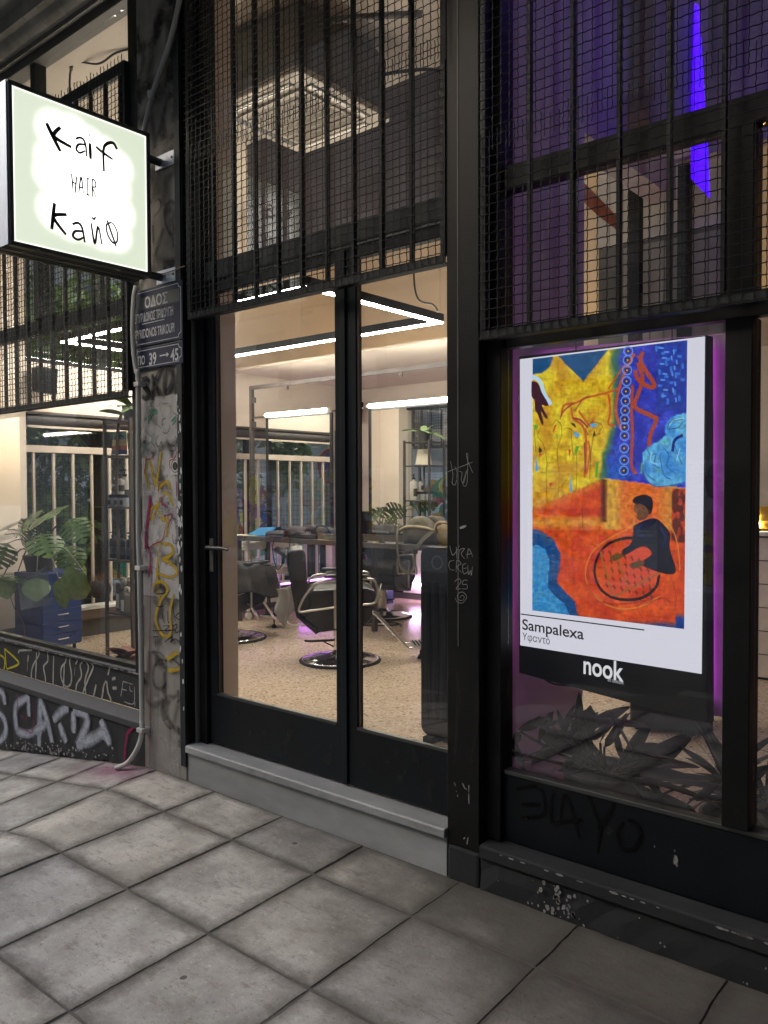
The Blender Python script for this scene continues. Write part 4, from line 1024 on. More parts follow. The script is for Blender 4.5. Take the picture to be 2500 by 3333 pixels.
def paintcol(x, y):
    n1 = mn.noise(Vector((x * .012, y * .012, 1))); n2 = mn.noise(Vector((x * .05, y * .03, 5))); n3 = mn.noise(Vector((x * .004, y * .02, 9)))
    yel = mixv((232, 205, 40), (205, 150, 25), sm(-.5, .6, n1)); 
    if y > 930: yel = mixv(yel, (214, 150, 45), sm(930, 1080, y))
    blu = mixv((38, 48, 170), (58, 70, 205), sm(-.4, .5, n1)); 
    if 700 < y < 930: blu = mixv(blu, (40, 90, 190), sm(700, 900, y) * sm(980, 850, x) if x < 980 else 0)
    if x > 1060 and y < 560: blu = mixv(blu, (30, 62, 150), .6)
    xb = 835 - max(0, y - 600) * .22 + n1 * 24; k = sm(xb - 40, xb + 45, x)
    mid = (60, 110, 90)
    c = mixv(yel, mid, sm(0, .5, k)) if k < .5 else mixv(mid, blu, sm(.5, 1, k))
    if inpoly(x, y, [(525, 262), (810, 215), (663, 402)]) or math.hypot(x - 400, y - 265) < 98 or (y < 290 and x < 395): c = (18, 78, 128)
    # ground
    hy = 1088 - (x - 390) * .42 if x < 790 else 925 + (x - 790) * .12
    if y > hy + n2 * 5:
        c = mixv((222, 84, 30), (196, 58, 24), sm(-.5, .5, n1 + n3 * .5))
        if y < hy + 60: c = mixv((212, 112, 40), c, sm(0, 60, y - hy))
        if 1120 + n1 * 20 < y < 1205 and x < 860: c = mixv((222, 148, 52), c, abs(y - 1162) / 55)
        if 780 < x < 1215 and y < 1205 + n1 * 14:
            c = mixv((216, 162, 60), (224, 110, 40), sm(820, 900, x)) if x < 960 else mixv((226, 104, 38), (208, 140, 52), sm(1040, 1160, x))
        if 745 < x < 792 and 930 < y < 1160: c = mixv((88, 40, 22), c, min(1, abs(x - 775) / 30))
        if 1140 < x < 1212 and 980 < y < 1270 + n1 * 20: c = (92, 34, 26) if mn.noise(Vector((x * .04, y * .02, 3))) > -.1 else (190, 60, 32)
        if y > 1650 + n1 * 10 and x > 600: c = mixv(c, (26, 62, 140), sm(1640, 1690, y + (abs(x - 900) < 260) * -45 + 10 * n1))
    if inpoly(x, y, BLOB): c = mixv((96, 178, 226), (60, 140, 215), sm(-.3, .5, n1))
    if inpoly(x, y, WAVE_O): c = (24, 74, 132)
    if inpoly(x, y, WAVE_I): c = mixv((74, 160, 214), (46, 128, 190), sm(-.4, .4, n2))
    n4 = mn.noise(Vector((x * .16 + y * .05, y * .035, 2))); n5 = mn.noise(Vector((x * .03, y * .12, 7)))
    return tuple(q * (1 + .16 * n2 + .22 * n4 + .14 * n5) + 10 * n5 for q in c)
NU, NV = 150, 240
b = MB(); vs = []; cols = []
for j in range(NV + 1):
    for i in range(NU + 1):
        p = bil(i / NU, j / NV); vs.append(sp_(p, .0024)); c = lin_(tuple(max(0, min(255, q)) for q in paintcol(*p))); cols += [c[0], c[1], c[2], 1.0]
b.add(vs, [(j * (NU + 1) + i, j * (NU + 1) + i + 1, (j + 1) * (NU + 1) + i + 1, (j + 1) * (NU + 1) + i) for j in range(NV) for i in range(NU)])
m, t, n, bs, L = _new('painting_print'); va = n.new('ShaderNodeAttribute'); va.attribute_name = 'print'
L.new(va.outputs['Color'], bs.inputs['Emission Color']); bs.inputs['Emission Strength'].default_value = SCR; bs.inputs['Base Color'].default_value = (.01, .01, .01, 1); bs.inputs['Roughness'].default_value = .3
o = b.build('painting', m, scn); ca = o.data.color_attributes.new('print', 'FLOAT_COLOR', 'POINT'); ca.data.foreach_set('color', cols)
_k = [0]
def art(col, strokes=(), polys=(), wd=5, name='painting_strokes', k=5):
    b = MB(); _k[0] += 1; d0 = .0030 + .00022 * _k[0]
    for i, P in enumerate(polys):
        pts = smooth_path([Vector((p[0], p[1], 0)) for p in P + [P[0]]], 3)[:-1] if len(P) > 4 else [Vector((p[0], p[1], 0)) for p in P]
        b.poly([sp_((p.x, p.y), d0 + .000002 * i) for p in pts])
    for i, s_ in enumerate(strokes):
        ww = wd
        if isinstance(s_, tuple): s_, ww = s_
        pts = smooth_path([sp_(p, d0 + .000004 * i) for p in s_], k)
        b.ribbon([p + ND * (.00003 * j / len(pts)) for j, p in enumerate(pts)], ND, ww * .000745)
    return b.build(name, em(col), scn)
art((196, 228, 250), [([(388, 375), (430, 400), (455, 470), (490, 525)], 22)])
art((62, 18, 40), (), [[(385, 400), (420, 410), (440, 460), (475, 520), (465, 535), (440, 530), (470, 590), (460, 600), (435, 560), (450, 625), (440, 632), (415, 570), (405, 560), (400, 500), (385, 480)]])
art((200, 84, 36), [([(870, 430), (830, 450), (760, 470), (680, 490), (620, 520)], 9), ([(620, 520), (560, 530), (545, 590)], 12), ([(600, 540), (610, 600), (660, 640), (680, 720), (672, 920)], 12), ([(690, 720), (700, 780), (682, 900)], 9), ([(800, 470), (810, 560), (800, 630), (840, 640)], 10), ([(940, 250), (900, 330), (860, 430), (840, 560), (870, 660)], 14), ([(640, 560), (700, 640), (720, 600)], 10), ([(890, 310), (800, 440)], 8)])
art((176, 70, 42), [([(985, 240), (975, 290), (1000, 340), (1050, 420), (1020, 430), (960, 390), (945, 340)], 20), ([(960, 300), (985, 390), (960, 470), (945, 540), (1040, 590), (1060, 610), (1030, 680), (1020, 750)], 20), ([(930, 420), (925, 560), (930, 680), (925, 850), (950, 900)], 16), ([(955, 260), (1000, 330), (1045, 410)], 9)])
art((150, 40, 60), [([(540, 600), (560, 560), (610, 520)], 8), ([(610, 600), (650, 610), (690, 650)], 10), ([(672, 730), (676, 890)], 8), ([(700, 480), (660, 500), (620, 560)], 6)])
cir = [(908, 238), (905, 286), (902, 341), (899, 400), (896, 455), (893, 507), (891, 558), (889, 606), (888, 648), (888, 695), (886, 762), (886, 826), (884, 882)]
art((120, 160, 225), [[(c[0] + 24 * math.cos(a * .63), c[1] + 24 * math.sin(a * .63)) for a in range(11)] for c in cir], (), 5)
art((40, 34, 50), (), [[(c[0] + 13 * math.cos(a * 1.05), c[1] + 13 * math.sin(a * 1.05)) for a in range(6)] for c in cir])
art((205, 160, 90), (), [[(c[0] + 6 * math.cos(a * 1.05), c[1] + 6 * math.sin(a * 1.05)) for a in range(6)] for c in cir])
art((26, 22, 18), [[(430, 660), (420, 700), (450, 740), (470, 840), (465, 890), (470, 1060)], [(540, 620), (550, 680), (525, 780), (535, 900), (530, 1030)], [(600, 660), (610, 790), (630, 800), (628, 980)], [(720, 700), (705, 800), (700, 930)], [(400, 650), (410, 780)], [(500, 640), (520, 610), (550, 640)], [(690, 690), (680, 650), (720, 620), (770, 640), (730, 700)], [(575, 650), (600, 660), (640, 700)], [(435, 890), (465, 895)], [(600, 625), (625, 650)], [(660, 1060), (662, 1190)]], (), 3)
art((80, 170, 235), (), [[(620, 670), (650, 690), (635, 705), (615, 690)], [(700, 640), (720, 625), (745, 635), (715, 650)], [(410, 800), (425, 880), (408, 890)], [(595, 895), (608, 990), (595, 1000)]])
art((80, 170, 40), (), [[(395, 635), (425, 640), (410, 665)], [(520, 680), (530, 700), (522, 720)], [(625, 750), (645, 750), (630, 790), (620, 785)], [(735, 840), (750, 835), (742, 920), (730, 920)]])
art((200, 60, 40), (), [[(512, 635), (525, 632), (505, 680), (500, 670)], [(750, 680), (770, 676), (740, 700)], [(585, 765), (600, 770), (592, 815)], [(425, 790), (445, 790), (432, 812)], [(480, 950), (505, 945), (490, 975)]])
art((30, 24, 22), (), [[(725, 665), (735, 690), (715, 705)], [(597, 622), (620, 630), (628, 650), (605, 635)], [(430, 750), (445, 775), (432, 790), (424, 775)]])
art((60, 118, 220), [([(1060 + (i * 53) % 150, 210 + (i * 71) % 300), (1060 + (i * 53) % 150 + (22 if i % 2 else 2), 210 + (i * 71) % 300 + (2 if i % 2 else 30))], 12) for i in range(20)])
art((96, 150, 235), [([(1075 + (i * 67) % 130, 220 + (i * 43) % 290), (1075 + (i * 67) % 130 + (3 if i % 2 else 26), 220 + (i * 43) % 290 + (24 if i % 2 else 2))], 8) for i in range(16)])
art((30, 90, 160), [[(1010, 760), (1030, 800), (1060, 790), (1050, 850), (1080, 870)], [(1000, 830), (1010, 900), (1060, 940)], [(1100, 760), (1130, 800), (1120, 860), (1170, 900)], [(1150, 720), (1180, 800), (1200, 850)], [(1080, 800), (1100, 900), (1140, 930)], [(985, 800), (995, 900), (1040, 960), (1120, 965), (1215, 945)]], (), 4)
art((150, 215, 245), [([(1130, 640), (1150, 615), (1210, 600)], 8), ([(1040, 780), (1030, 830), (1070, 850)], 5), ([(1190, 760), (1170, 830)], 5)])
art((16, 34, 130), [([(1150, 780), (1160, 720), (1205, 690)], 14)])
art((20, 22, 40), [([(1120, 660), (1140, 620), (1205, 605)], 3), ([(1125, 660), (1180, 650), (1205, 620)], 3)])
art((96, 190, 70), [([(1100, 720), (1110, 735)], 9), ([(985, 840), (980, 900)], 6), ([(1070, 870), (1080, 900)], 5)])
art((222, 150, 60), [[(940, 1020), (905, 1060), (905, 1100), (940, 1130), (930, 1180), (860, 1220), (760, 1280), (700, 1350), (680, 1450), (720, 1550), (830, 1620), (960, 1620), (1080, 1560)], [(1040, 1010), (1090, 1060), (1080, 1110), (1150, 1200), (1180, 1300), (1190, 1420)]], (), 4)
art((120, 40, 22), [[(690, 1500), (760, 1590), (900, 1600), (1010, 1580)], [(1010, 1580), (960, 1620), (990, 1680)], [(1140, 1450), (1170, 1560), (1160, 1640)], [(1000, 1600), (1100, 1570), (1140, 1600)]], (), 3)
art((26, 22, 30), [([(1080, 1420), (1060, 1510), (980, 1570), (860, 1575), (770, 1530), (730, 1440), (745, 1350), (800, 1280), (880, 1250), (935, 1245)], 14)])
art((216, 74, 46), (), [[(760, 1310), (1000, 1290), (1085, 1440), (850, 1560), (790, 1500)]])
art((92, 40, 30), [[(762 + 40 * k + 6 * i, 1310 + i * 46 + k * 10), (782 + 40 * k + 6 * i, 1322 + i * 46 + k * 10)] for k in range(7) for i in range(5)] + [[(770 + 40 * k + 6 * i, 1300 + i * 46 + k * 10), (776 + 40 * k + 6 * i, 1332 + i * 46 + k * 10)] for k in range(7) for i in range(5)], (), 5, k=1)
art((160, 100, 46), [([(760, 1315), (830, 1555)], 9), ([(860, 1370), (905, 1510)], 8), ([(840, 1560), (1085, 1430)], 9)], k=1)
art((24, 26, 40), (), [[(940, 1180), (1000, 1150), (1060, 1140), (1110, 1180), (1140, 1230), (1135, 1300), (1170, 1420), (1120, 1440), (1000, 1400), (990, 1370), (1040, 1330), (990, 1290), (890, 1340), (880, 1310), (930, 1270)]])
art((30, 44, 92), [([(985, 1170), (960, 1220), (1000, 1240)], 10), ([(1080, 1180), (1110, 1240), (1100, 1300)], 10)])
art((110, 68, 44), (), [[(945, 1070), (965, 1050), (1020, 1060), (1035, 1090), (1010, 1140), (970, 1150), (955, 1130), (962, 1120), (945, 1100)]])
art((30, 24, 22), (), [[(935, 1050), (950, 1025), (1000, 1012), (1040, 1030), (1045, 1080), (1030, 1120), (1015, 1085), (980, 1060), (955, 1065)]])
art((156, 104, 70), [([(955, 1085), (960, 1110)], 6), ([(975, 1090), (990, 1095)], 5)])
art((96, 66, 34), (), [[(815, 1345), (850, 1330), (890, 1335), (880, 1350), (840, 1370), (820, 1365)], [(920, 1385), (960, 1370), (1000, 1370), (990, 1395), (950, 1410), (925, 1405)]])
art((140, 120, 70), [[(400 + 12 * i, 1212 + 3 * i * i * .25 + (4 if i % 2 else -4)), (406 + 12 * i, 1216 + 3 * i * i * .25 + (4 if i % 2 else -4))] for i in range(9)] + [[(505 + (4 if i % 2 else -4), 1300 + 18 * i), (512, 1304 + 18 * i)] for i in range(10)], (), 4, k=1)
art((20, 20, 24), [([(332, 1655), (1000, 1741)], 6)], k=1)
E_ = lambda a, b_: (sp_(b_) - sp_(a)).length
UPZ = (0, 0, 1)
text('Sampalexa', .060, em((14, 14, 16)), scn, sp_((332, 1738), .0022), XD, UPZ, .0007, fit=E_((332, 1738), (666, 1780)))
text('Υφαντό', .041, em((40, 40, 44)), scn, sp_((334, 1795), .0022), XD, UPZ, .0, fit=E_((334, 1792), (482, 1808)))
text('nook', .098, em((235, 235, 240)), scn, sp_((660, 1975), .0022), XD, UPZ, .0016, fit=E_((660, 1975), (880, 2010)))
text('art collective', .022, em((190, 190, 195)), scn, sp_((795, 2019), .0022), XD, UPZ, .0, fit=E_((795, 2019), (880, 2034)))
# acrylic board behind the screen, lit purple along its edge, and its strips
ab = thing('backing_board', 'clear acrylic board with purple edge light behind the art screen', 'board', tuple((PL + PR) / 2 + ND * -.07))
acr = mat('frosted_acrylic', (.42, .36, .42), .35)
q = [sp_(p) - ND * .075 for p in ((316, 225), (1440, 118), (1426, 2256), (318, 1975))]
MB().prism(q, tuple(-ND * .008)).build('board', acr, ab)
for a_, b_ in (((1262, 200), (1262, 2140)), ((345, 300), (345, 1930)), ((360, 300), (1250, 200))):
    P1, P2 = sp_(a_) - ND * .058, sp_(b_) - ND * .058
    MB().tube([P1, P2], .006, 6).build('light_strip', M['led_magenta'], ab)
for a_, b_ in (((400, 400), (1200, 400)), ((400, 1900), (1200, 1900))):
    P1, P2 = sp_(a_) - ND * .0875, sp_(b_) - ND * .0875
    MB().tube([P1, P2], .006, 6).build('light_strip', M['led_magenta'], ab)
for xx in (560, 1080):
    p_ = sp_((xx, 300)) - ND * .07; MB().tube([p_, (p_.x, p_.y, 4.359)], .003, 6).build('hanging_wire', M['casing'], ab)
t = thing('power_cable', 'dark looped power cable hanging below the art screen', 'cable', tuple(sp_((500, 2000)) - ND * .05))
MB().tube(smooth_path([sp_(p) - ND * .06 for p in ((385, 1960), (395, 2010), (450, 2045), (560, 2058), (625, 2035), (640, 1990))], 6), .0045, 6).build('cord', M['plastic_k'], t, smooth=True)

# ================================================================== SALON LIGHTS
ZL = 2.73
nl, nr, fr_ = at(200, 1112, Z=ZL), at(1000, 922, Z=ZL), at(1431, 1050, Z=ZL)
xa, xb_, ya, yb_ = -6.40, (nr[0] + fr_[0]) / 2, (nl[1] + nr[1]) / 2, fr_[1]
t = thing('pendant_light', 'large rectangular pendant of white light bars hanging over the salon floor', 'lamp', ((xa + xb_) / 2, (ya + yb_) / 2, ZL))
sides = ((xa, xb_, ya, ya + .045), (xa, xb_, yb_ - .045, yb_), (xa, xa + .045, ya + .046, yb_ - .046), (xb_ - .045, xb_, ya + .046, yb_ - .046))
for (a, b_, c, d) in sides:
    p_ = box('profile', M['plastic_k'], t, a, b_, c, d, ZL, ZL + .058)
    i_ = .005
    bx = MB().box(a + i_, b_ - i_, c + i_, d - i_, ZL - .010, ZL - .0005); bx.build('diffuser', M['led'], p_)
    MB().box(a + .012, b_ - .012, c + .012, d - .012, ZL + .0585, ZL + .061).build('added_uplight', M['added_up_glow'], p_)  # upward glow added to brighten the ceiling
for a in (xa + .02, -5.0, xb_ - .02):
    for c in (ya + .02, yb_ - .02): MB().tube([(a, c, ZL + .075), (a, c, 4.359)], .0015, 5).build('suspension_wire', M['brushed'], t)
MB().tube(smooth_path([(xb_ - .03, yb_ - .03, ZL + .075), (xb_ - .07, yb_ - .04, ZL + .13), (xb_ - .20, yb_ - .06, ZL + .2), (xb_ - .24, yb_ - .05, 3.2), (xb_ - .2, yb_ - .05, 3.7), (xb_ - .2, yb_ - .05, 4.359)], 8), .007, 6).build('power_cord', M['plastic_k'], t, smooth=True)
t = thing('ceiling_cord', 'black cord looped from a hook on the ceiling inside the left window', 'cord', at(232, 222, Z=4.35))
c1, c2 = at(232, 222, Z=4.35), at(420, 160, Z=4.35)
MB().tube(smooth_path([(c1[0] - .03, c1[1] + .1, 3.6), (c1[0] - .03, c1[1] + .03, 3.9), c1, ((c1[0] + c2[0]) / 2, (c1[1] + c2[1]) / 2, 4.32), c2, (c2[0] + .6, c2[1] + .3, 4.31)], 8), .007, 6).build('cord', M['plastic_k'], t, smooth=True)
MB().lathe([(.012, 0), (.012, .02)], (c1[0], c1[1], 4.339), 10).build('hook', M['casing'], t)
t = thing('cove_light', 'warm strip light hidden on top of the lowered ceiling', 'lamp', (-3, 4.7, 2.83))
box('strip', M['led_warm'], t, SIDE + .2, 2.8, 4.78, 4.80, 2.79, 2.805)
box('channel', M['alu'], t, SIDE + .2, 2.8, 4.77, 4.81, 2.759, 2.789)
t = thing('purple_light_strip', 'purple light strip under the railings of the side window', 'lamp', (SIDE + .1, 3.7, .5))
box('strip', M['led_purple'], t, SIDE + .101, SIDE + .112, 2.9, 4.5, .44, .452)
box('channel', M['alu_light'], t, SIDE + .1005, SIDE + .116, 2.9, 4.5, .428, .439)
t = thing('purple_tube', 'tilted glowing purple-white tube on the back wall under the counter', 'lamp', (-5.8, 5.05, .37))
MB().tube([at(1334, 1894, Y=5.05), at(1420, 1917, Y=5.05)], .016, 12).build('tube', M['tube_purple'], t, smooth=True)
MB().tube([at(1328, 1892, Y=5.05), at(1333.5, 1893.8, Y=5.05)], .017, 12).build('end_cap', M['plastic_w'], t)
b = MB()
def pz(x, y, Y): return Vector(at(1500 + .6028 * x, .6028 * y, Y=Y))
t = thing('blue_wedge_light', 'bright blue wedge of light on the slanted panel high in the right window', 'lamp', tuple(pz(1290, 600, 1.5)))
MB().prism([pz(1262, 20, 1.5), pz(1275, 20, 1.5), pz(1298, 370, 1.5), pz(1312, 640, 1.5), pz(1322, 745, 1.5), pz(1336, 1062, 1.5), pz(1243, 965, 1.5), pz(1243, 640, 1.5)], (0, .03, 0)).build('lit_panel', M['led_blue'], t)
t = thing('added_blue_light', 'added blue light tinting the wall high behind the right window', 'lamp', (-.4, 1.2, 4.3))  # lamp added to turn the upper right violet
box('strip', M['added_blue'], t, -1.2, .8, 1.20, 1.24, 4.325, 4.335); box('channel', M['alu'], t, -1.2, .8, 1.19, 1.25, 4.336, 4.358)
st(box('added_tint_panel', M['wall_mauve'], None, -1.779, 2.99, 2.3, 2.4, 3.42, 4.358))  # panel added to catch the blue light and block the uplight
st(box('slanted_column', M['wall_mauve'], None, -1.62, -1.42, 1.54, 1.75, 3.22, 4.356))

# ================================================================== CASSETTE AIR CONDITIONER
ax0, ax1, ay0, ay1, az = -4.19, -3.37, .76, 1.60, 3.88
t = thing('air_conditioner', 'white ceiling cassette air conditioner with grey casing behind the mesh over the door', 'air conditioner', ((ax0 + ax1) / 2, (ay0 + ay1) / 2, az))
box('casing', M['casing'], t, ax0 + .05, ax1 - .05, ay0 + .05, ay1 - .05, az + .042, 4.33, .03)
fp = MB(); 
def rrect(x0, x1, y0, y1, r, n=5):
    o = []
    for cx, cy, q0 in ((x1 - r, y1 - r, 0), (x0 + r, y1 - r, 90), (x0 + r, y0 + r, 180), (x1 - r, y0 + r, 270)):
        o += [(cx + r * math.cos(R_(q0 + 90 * k / n)), cy + r * math.sin(R_(q0 + 90 * k / n))) for k in range(n + 1)]
    return o
fp.prism([(p[0], p[1], az) for p in rrect(ax0, ax1, ay0, ay1, .04)], (0, 0, .04)); fp.build('face_plate', M['ac_white'], t, bevel=.006)
cx_, cy_ = (ax0 + ax1) / 2, (ay0 + ay1) / 2
for k, (a, b_, c, d) in enumerate(((-.27, .27, -.36, -.31), (-.27, .27, .31, .36), (-.36, -.31, -.27, .27), (.31, .36, -.27, .27))):
    box('louvre', M['casing'], t, cx_ + a, cx_ + b_, cy_ + c, cy_ + d, az - .003, az - .0005)
    if a > -.3 and c < 0 or k == 1: box('flap', M['plastic_w'], t, cx_ + a + .01, cx_ + b_ - .01, cy_ + c + .005, cy_ + d - .015, az - .012, az - .004)
gq = MB(); 
box('grille_recess', M['plastic_k'], t, cx_ - .25, cx_ + .25, cy_ - .25, cy_ + .25, az - .002, az - .0006)
for i in range(31): gq.box(cx_ - .255 + i * .017 - .0035, cx_ - .255 + i * .017 + .0035, cy_ - .25, cy_ + .25, az - .012, az - .003)
for i in range(9): gq.box(cx_ - .255, cx_ + .255, cy_ - .25 + i * .0625 - .005, cy_ - .25 + i * .0625 + .005, az - .015, az - .0125)
gq.box(cx_ - .28, cx_ + .28, cy_ - .28, cy_ - .252, az - .016, az - .003).box(cx_ - .28, cx_ + .28, cy_ + .252, cy_ + .28, az - .016, az - .003).box(cx_ - .28, cx_ - .257, cy_ - .252, cy_ + .252, az - .016, az - .003).box(cx_ + .257, cx_ + .28, cy_ - .252, cy_ + .252, az - .016, az - .003)
gq.build('intake_grille', M['ac_white'], t)
MB().tube(smooth_path([(ax1 - .1, ay1 - .1, 4.15), (ax1 + .05, ay1 + .05, 4.2), (ax1 + .3, ay1 + .1, 4.14), (ax1 + .38, ay1, 3.95), (ax1 + .5, ay1 - .1, 4.23)], 8), .012, 8).build('hose', M['plastic_k'], t, smooth=True)
MB().tube(smooth_path([(ax1 - .2, ay0 + .1, 4.2), (ax1 + .1, ay0 + .25, 4.235), (ax1 + .5, ay0 + .5, 4.23)], 8), .02, 8).build('pipe', M['casing'], t, smooth=True)

# ================================================================== MIRROR ISLAND
CZ = 1.042; CX0, CX1 = -6.36, -3.05
isl = thing('styling_counter', 'long dark counter island with steel frame between the salon chairs', 'counter', (-4.7, 2.95, F))
box('counter_top', M['dark_wood'], isl, CX0, CX1, 2.70, 3.20, CZ - .045, CZ, .003)
box('back_ledge', M['frame_brown'], isl, -5.15, CX1, 2.885, 2.915, CZ + .001, CZ + .055)
for xx in (CX0 + .06, -4.85, CX1 - .06):
    for yy in (2.76, 3.14): box('leg', M['frame_brown'], isl, xx - .02, xx + .02, yy - .02, yy + .02, F, CZ - .046)
fx = -6.25
for xx in (fx, -3.20): box('upright', M['frame_brown'], isl, xx - .018, xx + .018, 2.882, 2.918, CZ + .001, 2.53)
box('top_beam', M['frame_brown'], isl, fx + .019, -3.219, 2.882, 2.918, 2.494, 2.53)
for (a, b_) in ((fx + .019, -6.035), (-5.14, -4.70)): box('link_bar', M['frame_brown'], isl, a, b_, 2.89, 2.91, 2.205, 2.222)
for zz in (2.36, 2.12): box('clamp', M['frame_brown'], isl, fx + .019, fx + .055, 2.89, 2.91, zz, zz + .055)
for xx in (-5.75, -4.35): box('hook', M['frame_brown'], isl, xx, xx + .025, 2.89, 2.91, 2.455, 2.4935)
def mirror(label, xa, xb, tl):
    t = thing('mirror', label, 'mirror', ((xa + xb) / 2, 2.9, CZ), group='mirrors on the counter island')
    for x_ in (xa, xb): box('frame_post', M['plastic_k'], t, x_ - .012, x_ + .012, 2.888, 2.912, CZ + .0565, 2.20)
    box('frame_rail', M['plastic_k'], t, xa + .013, xb - .013, 2.888, 2.912, 2.185, 2.20)
    box('frame_rail', M['plastic_k'], t, xa + .013, xb - .013, 2.888, 2.912, CZ + .0565, CZ + .072)
    box('mirror_glass', M['mirror'], t, xa + .0125, xb - .0125, 2.895, 2.905, CZ + .073, 2.184)
    l = thing('tube_lamp', tl, 'lamp', ((xa + xb) / 2, 2.87, 2.225), group='tube lamps over the mirrors')
    MB().tube([(xa + .02, 2.872, 2.222), (xb - .03, 2.872, 2.222)], .019, 14).build('tube', M['tube'], l, smooth=True, auto=40)
    MB().tube([(xa - .004, 2.872, 2.222), (xa + .019, 2.872, 2.222)], .020, 14).tube([(xb - .029, 2.872, 2.222), (xb - .004, 2.872, 2.222)], .020, 14).build('end_cap', M['plastic_w'], l)
mirror('narrow mirror on the counter reflecting the street railings', -6.02, -5.155, 'glowing tube lamp above the mirror that reflects the railings')
mirror('wide mirror on the counter behind the olive shoulder bag', -4.685, -3.40, 'glowing tube lamp above the mirror behind the shoulder bag')

# ================================================================== SALON CHAIRS
def chair(label, loc, rz, seatz=.43, draped=False, first=None):
    t = thing('salon_chair', label, 'chair', (loc[0], loc[1], F), rz, group='hydraulic salon chairs')
    if first is not None:
        for k in first.children: copy_tree(k, t)
        return t
    K = dict(local=True)
    MB().lathe([(.31, 0), (.315, .008), (.305, .016)], n=40).build('base_ring', M['rubber'], t, smooth=True, auto=40, **K)
    MB().lathe([(.300, .0165), (.285, .026), (.20, .045), (.10, .062), (.055, .074), (.050, .09)], n=40).build('base_disc', M['chrome'], t, smooth=True, **K)
    MB().lathe([(.05, .0905), (.05, .27), (.036, .272), (.036, .375)], n=24).build('column', M['chrome'], t, smooth=True, auto=40, **K)
    MB().box(-.15, .15, -.13, .13, .376, .44).build('seat_plate', M['plastic_k'], t, **K)
    # seat: rounded cushion, thicker front
    b = MB(); pr = [(-.24, .441), (.22, .441), (.255, .465), (.265, .52), (.25, .565), (.19, .585), (-.2, .575), (-.24, .56)]
    b.prism([(p[0], -.235, p[1]) for p in pr], (0, .47, 0)); b.build('seat', M['leather'], t, bevel=.025, **K)
    b = MB(); pr = [(-.27, .36), (-.16, .26), (.17, .30), (.225, .36), (.235, .44), (-.25, .44)]
    b.prism([(p[0], -.225, p[1]) for p in pr], (0, .45, 0)); b.build('seat_box', M['leather'], t, bevel=.008, **K)
    # backrest leaning back, continues below the seat as a skirt panel
    b = MB(); pr = [(-.27, .38), (-.225, .42), (-.245, .56), (-.262, .85), (-.285, .875), (-.375, .868), (-.392, .848), (-.362, .56), (-.31, .40)]
    b.prism([(p[0], -.235, p[1]) for p in pr], (0, .47, 0)); b.build('backrest', M['leather_b'], t, bevel=.022, **K)
    b = MB(); pr = [(-.155, .27), (-.145, .27), (-.31, .38), (-.398, .84), (-.410, .835), (-.332, .38), (-.19, .25)]
    b.prism([(p[0], -.242, p[1]) for p in pr], (0, .484, 0)); b.build('back_panel', M['leather'], t, bevel=.006, **K)
    for s in (-1, 1):
        yy = .268 * s
        p_ = smooth_path([(.22, yy, .47), (.0, yy, .455), (-.22, yy, .43), (-.31, yy, .425), (-.29, yy, .50), (-.22, yy, .60), (-.16, yy, .635), (.05, yy, .65), (.18, yy, .655), (.24, yy, .64), (.262, yy, .57), (.25, yy, .49), (.22, yy, .47)], 5)
        MB().tube(p_, .0092, 10).build('arm_tube', M['brushed'], t, smooth=True, **K)
        MB().box(-.13, .19, yy - .025, yy + .025, .664, .69).build('arm_pad', M['leather'], t, bevel=.01, **K)
        MB().tube([(-.05, yy, .30), (-.05, yy, .58)], .012, 10).tube([(-.05, yy, .30), (-.05, .13 * s, .388)], .010, 8).build('arm_post', M['brushed'], t, smooth=True, auto=50, **K)
    for s in (-1, 1):
        yy = .10 * s
        MB().tube(smooth_path([(.10, yy, .39), (.22, yy, .385), (.28, yy, .35), (.40, yy, .22), (.50, yy, .115), (.54, yy, .10), (.70, yy, .105)], 6), .0115, 10).build('footrest_tube', M['chrome'], t, smooth=True, **K)
    MB().box(.55, .72, -.115, .115, .108, .122).build('footplate', M['brushed'], t, bevel=.004, **K)
    b = MB()
    for i in range(6): b.box(.565 + i * .026, .577 + i * .026, -.105, .105, .1225, .126)
    b.build('tread_ribs', M['rubber'], t, **K)
    MB().tube([(.62, 0, .107), (.62, 0, .035)], .006, 8).lathe([(.022, 0), (.024, .012), (.012, .035)], (.62, 0, 0), 12).build('foot', M['rubber'], t, **K)
    MB().tube([(-.05, .0, .16), (-.22, .03, .15), (-.27, .035, .155)], .009, 8).tube([(-.03, 0, .10), (-.13, .02, .15)], .006, 8).build('pump_lever', M['plastic_k'], t, smooth=True, **K)
    return t
ch1 = chair('dark leather salon chair turned sideways in the middle of the floor, footrest to the right', (-4.225, 2.0), R_(46))
ch2 = chair('salon chair at far left draped with a dark patterned cape', (-5.62, 2.09), R_(100), first=ch1)
ch3 = chair('salon chair on the far side of the counter, seen beneath it', (-5.36, 3.86), R_(-72), first=ch1)
# cape over the left chair
cp = thing('cape', 'dark brown patterned cape thrown over the left salon chair', 'cape', (-5.62, 2.09, F))
m, t_, n, bs, L = _new('cape_cloth')
tc = n.new('ShaderNodeTexCoord'); wv = n.new('ShaderNodeTexWave'); wv.wave_type = 'RINGS'; wv.inputs['Scale'].default_value = 2.2; wv.inputs['Distortion'].default_value = 6; wv.inputs['Detail'].default_value = 3; wv.inputs['Detail Scale'].default_value = 1.3
L.new(tc.outputs['Object'], wv.inputs['Vector']); cr = n.new('ShaderNodeValToRGB'); L.new(wv.outputs['Fac'], cr.inputs[0])
cr.color_ramp.elements[0].color = (.008, .0065, .006, 1); cr.color_ramp.elements[1].color = (.032, .024, .019, 1); cr.color_ramp.elements[0].position = .25
L.new(cr.outputs[0], bs.inputs['Base Color']); bs.inputs['Roughness'].default_value = .75; M['cape'] = m
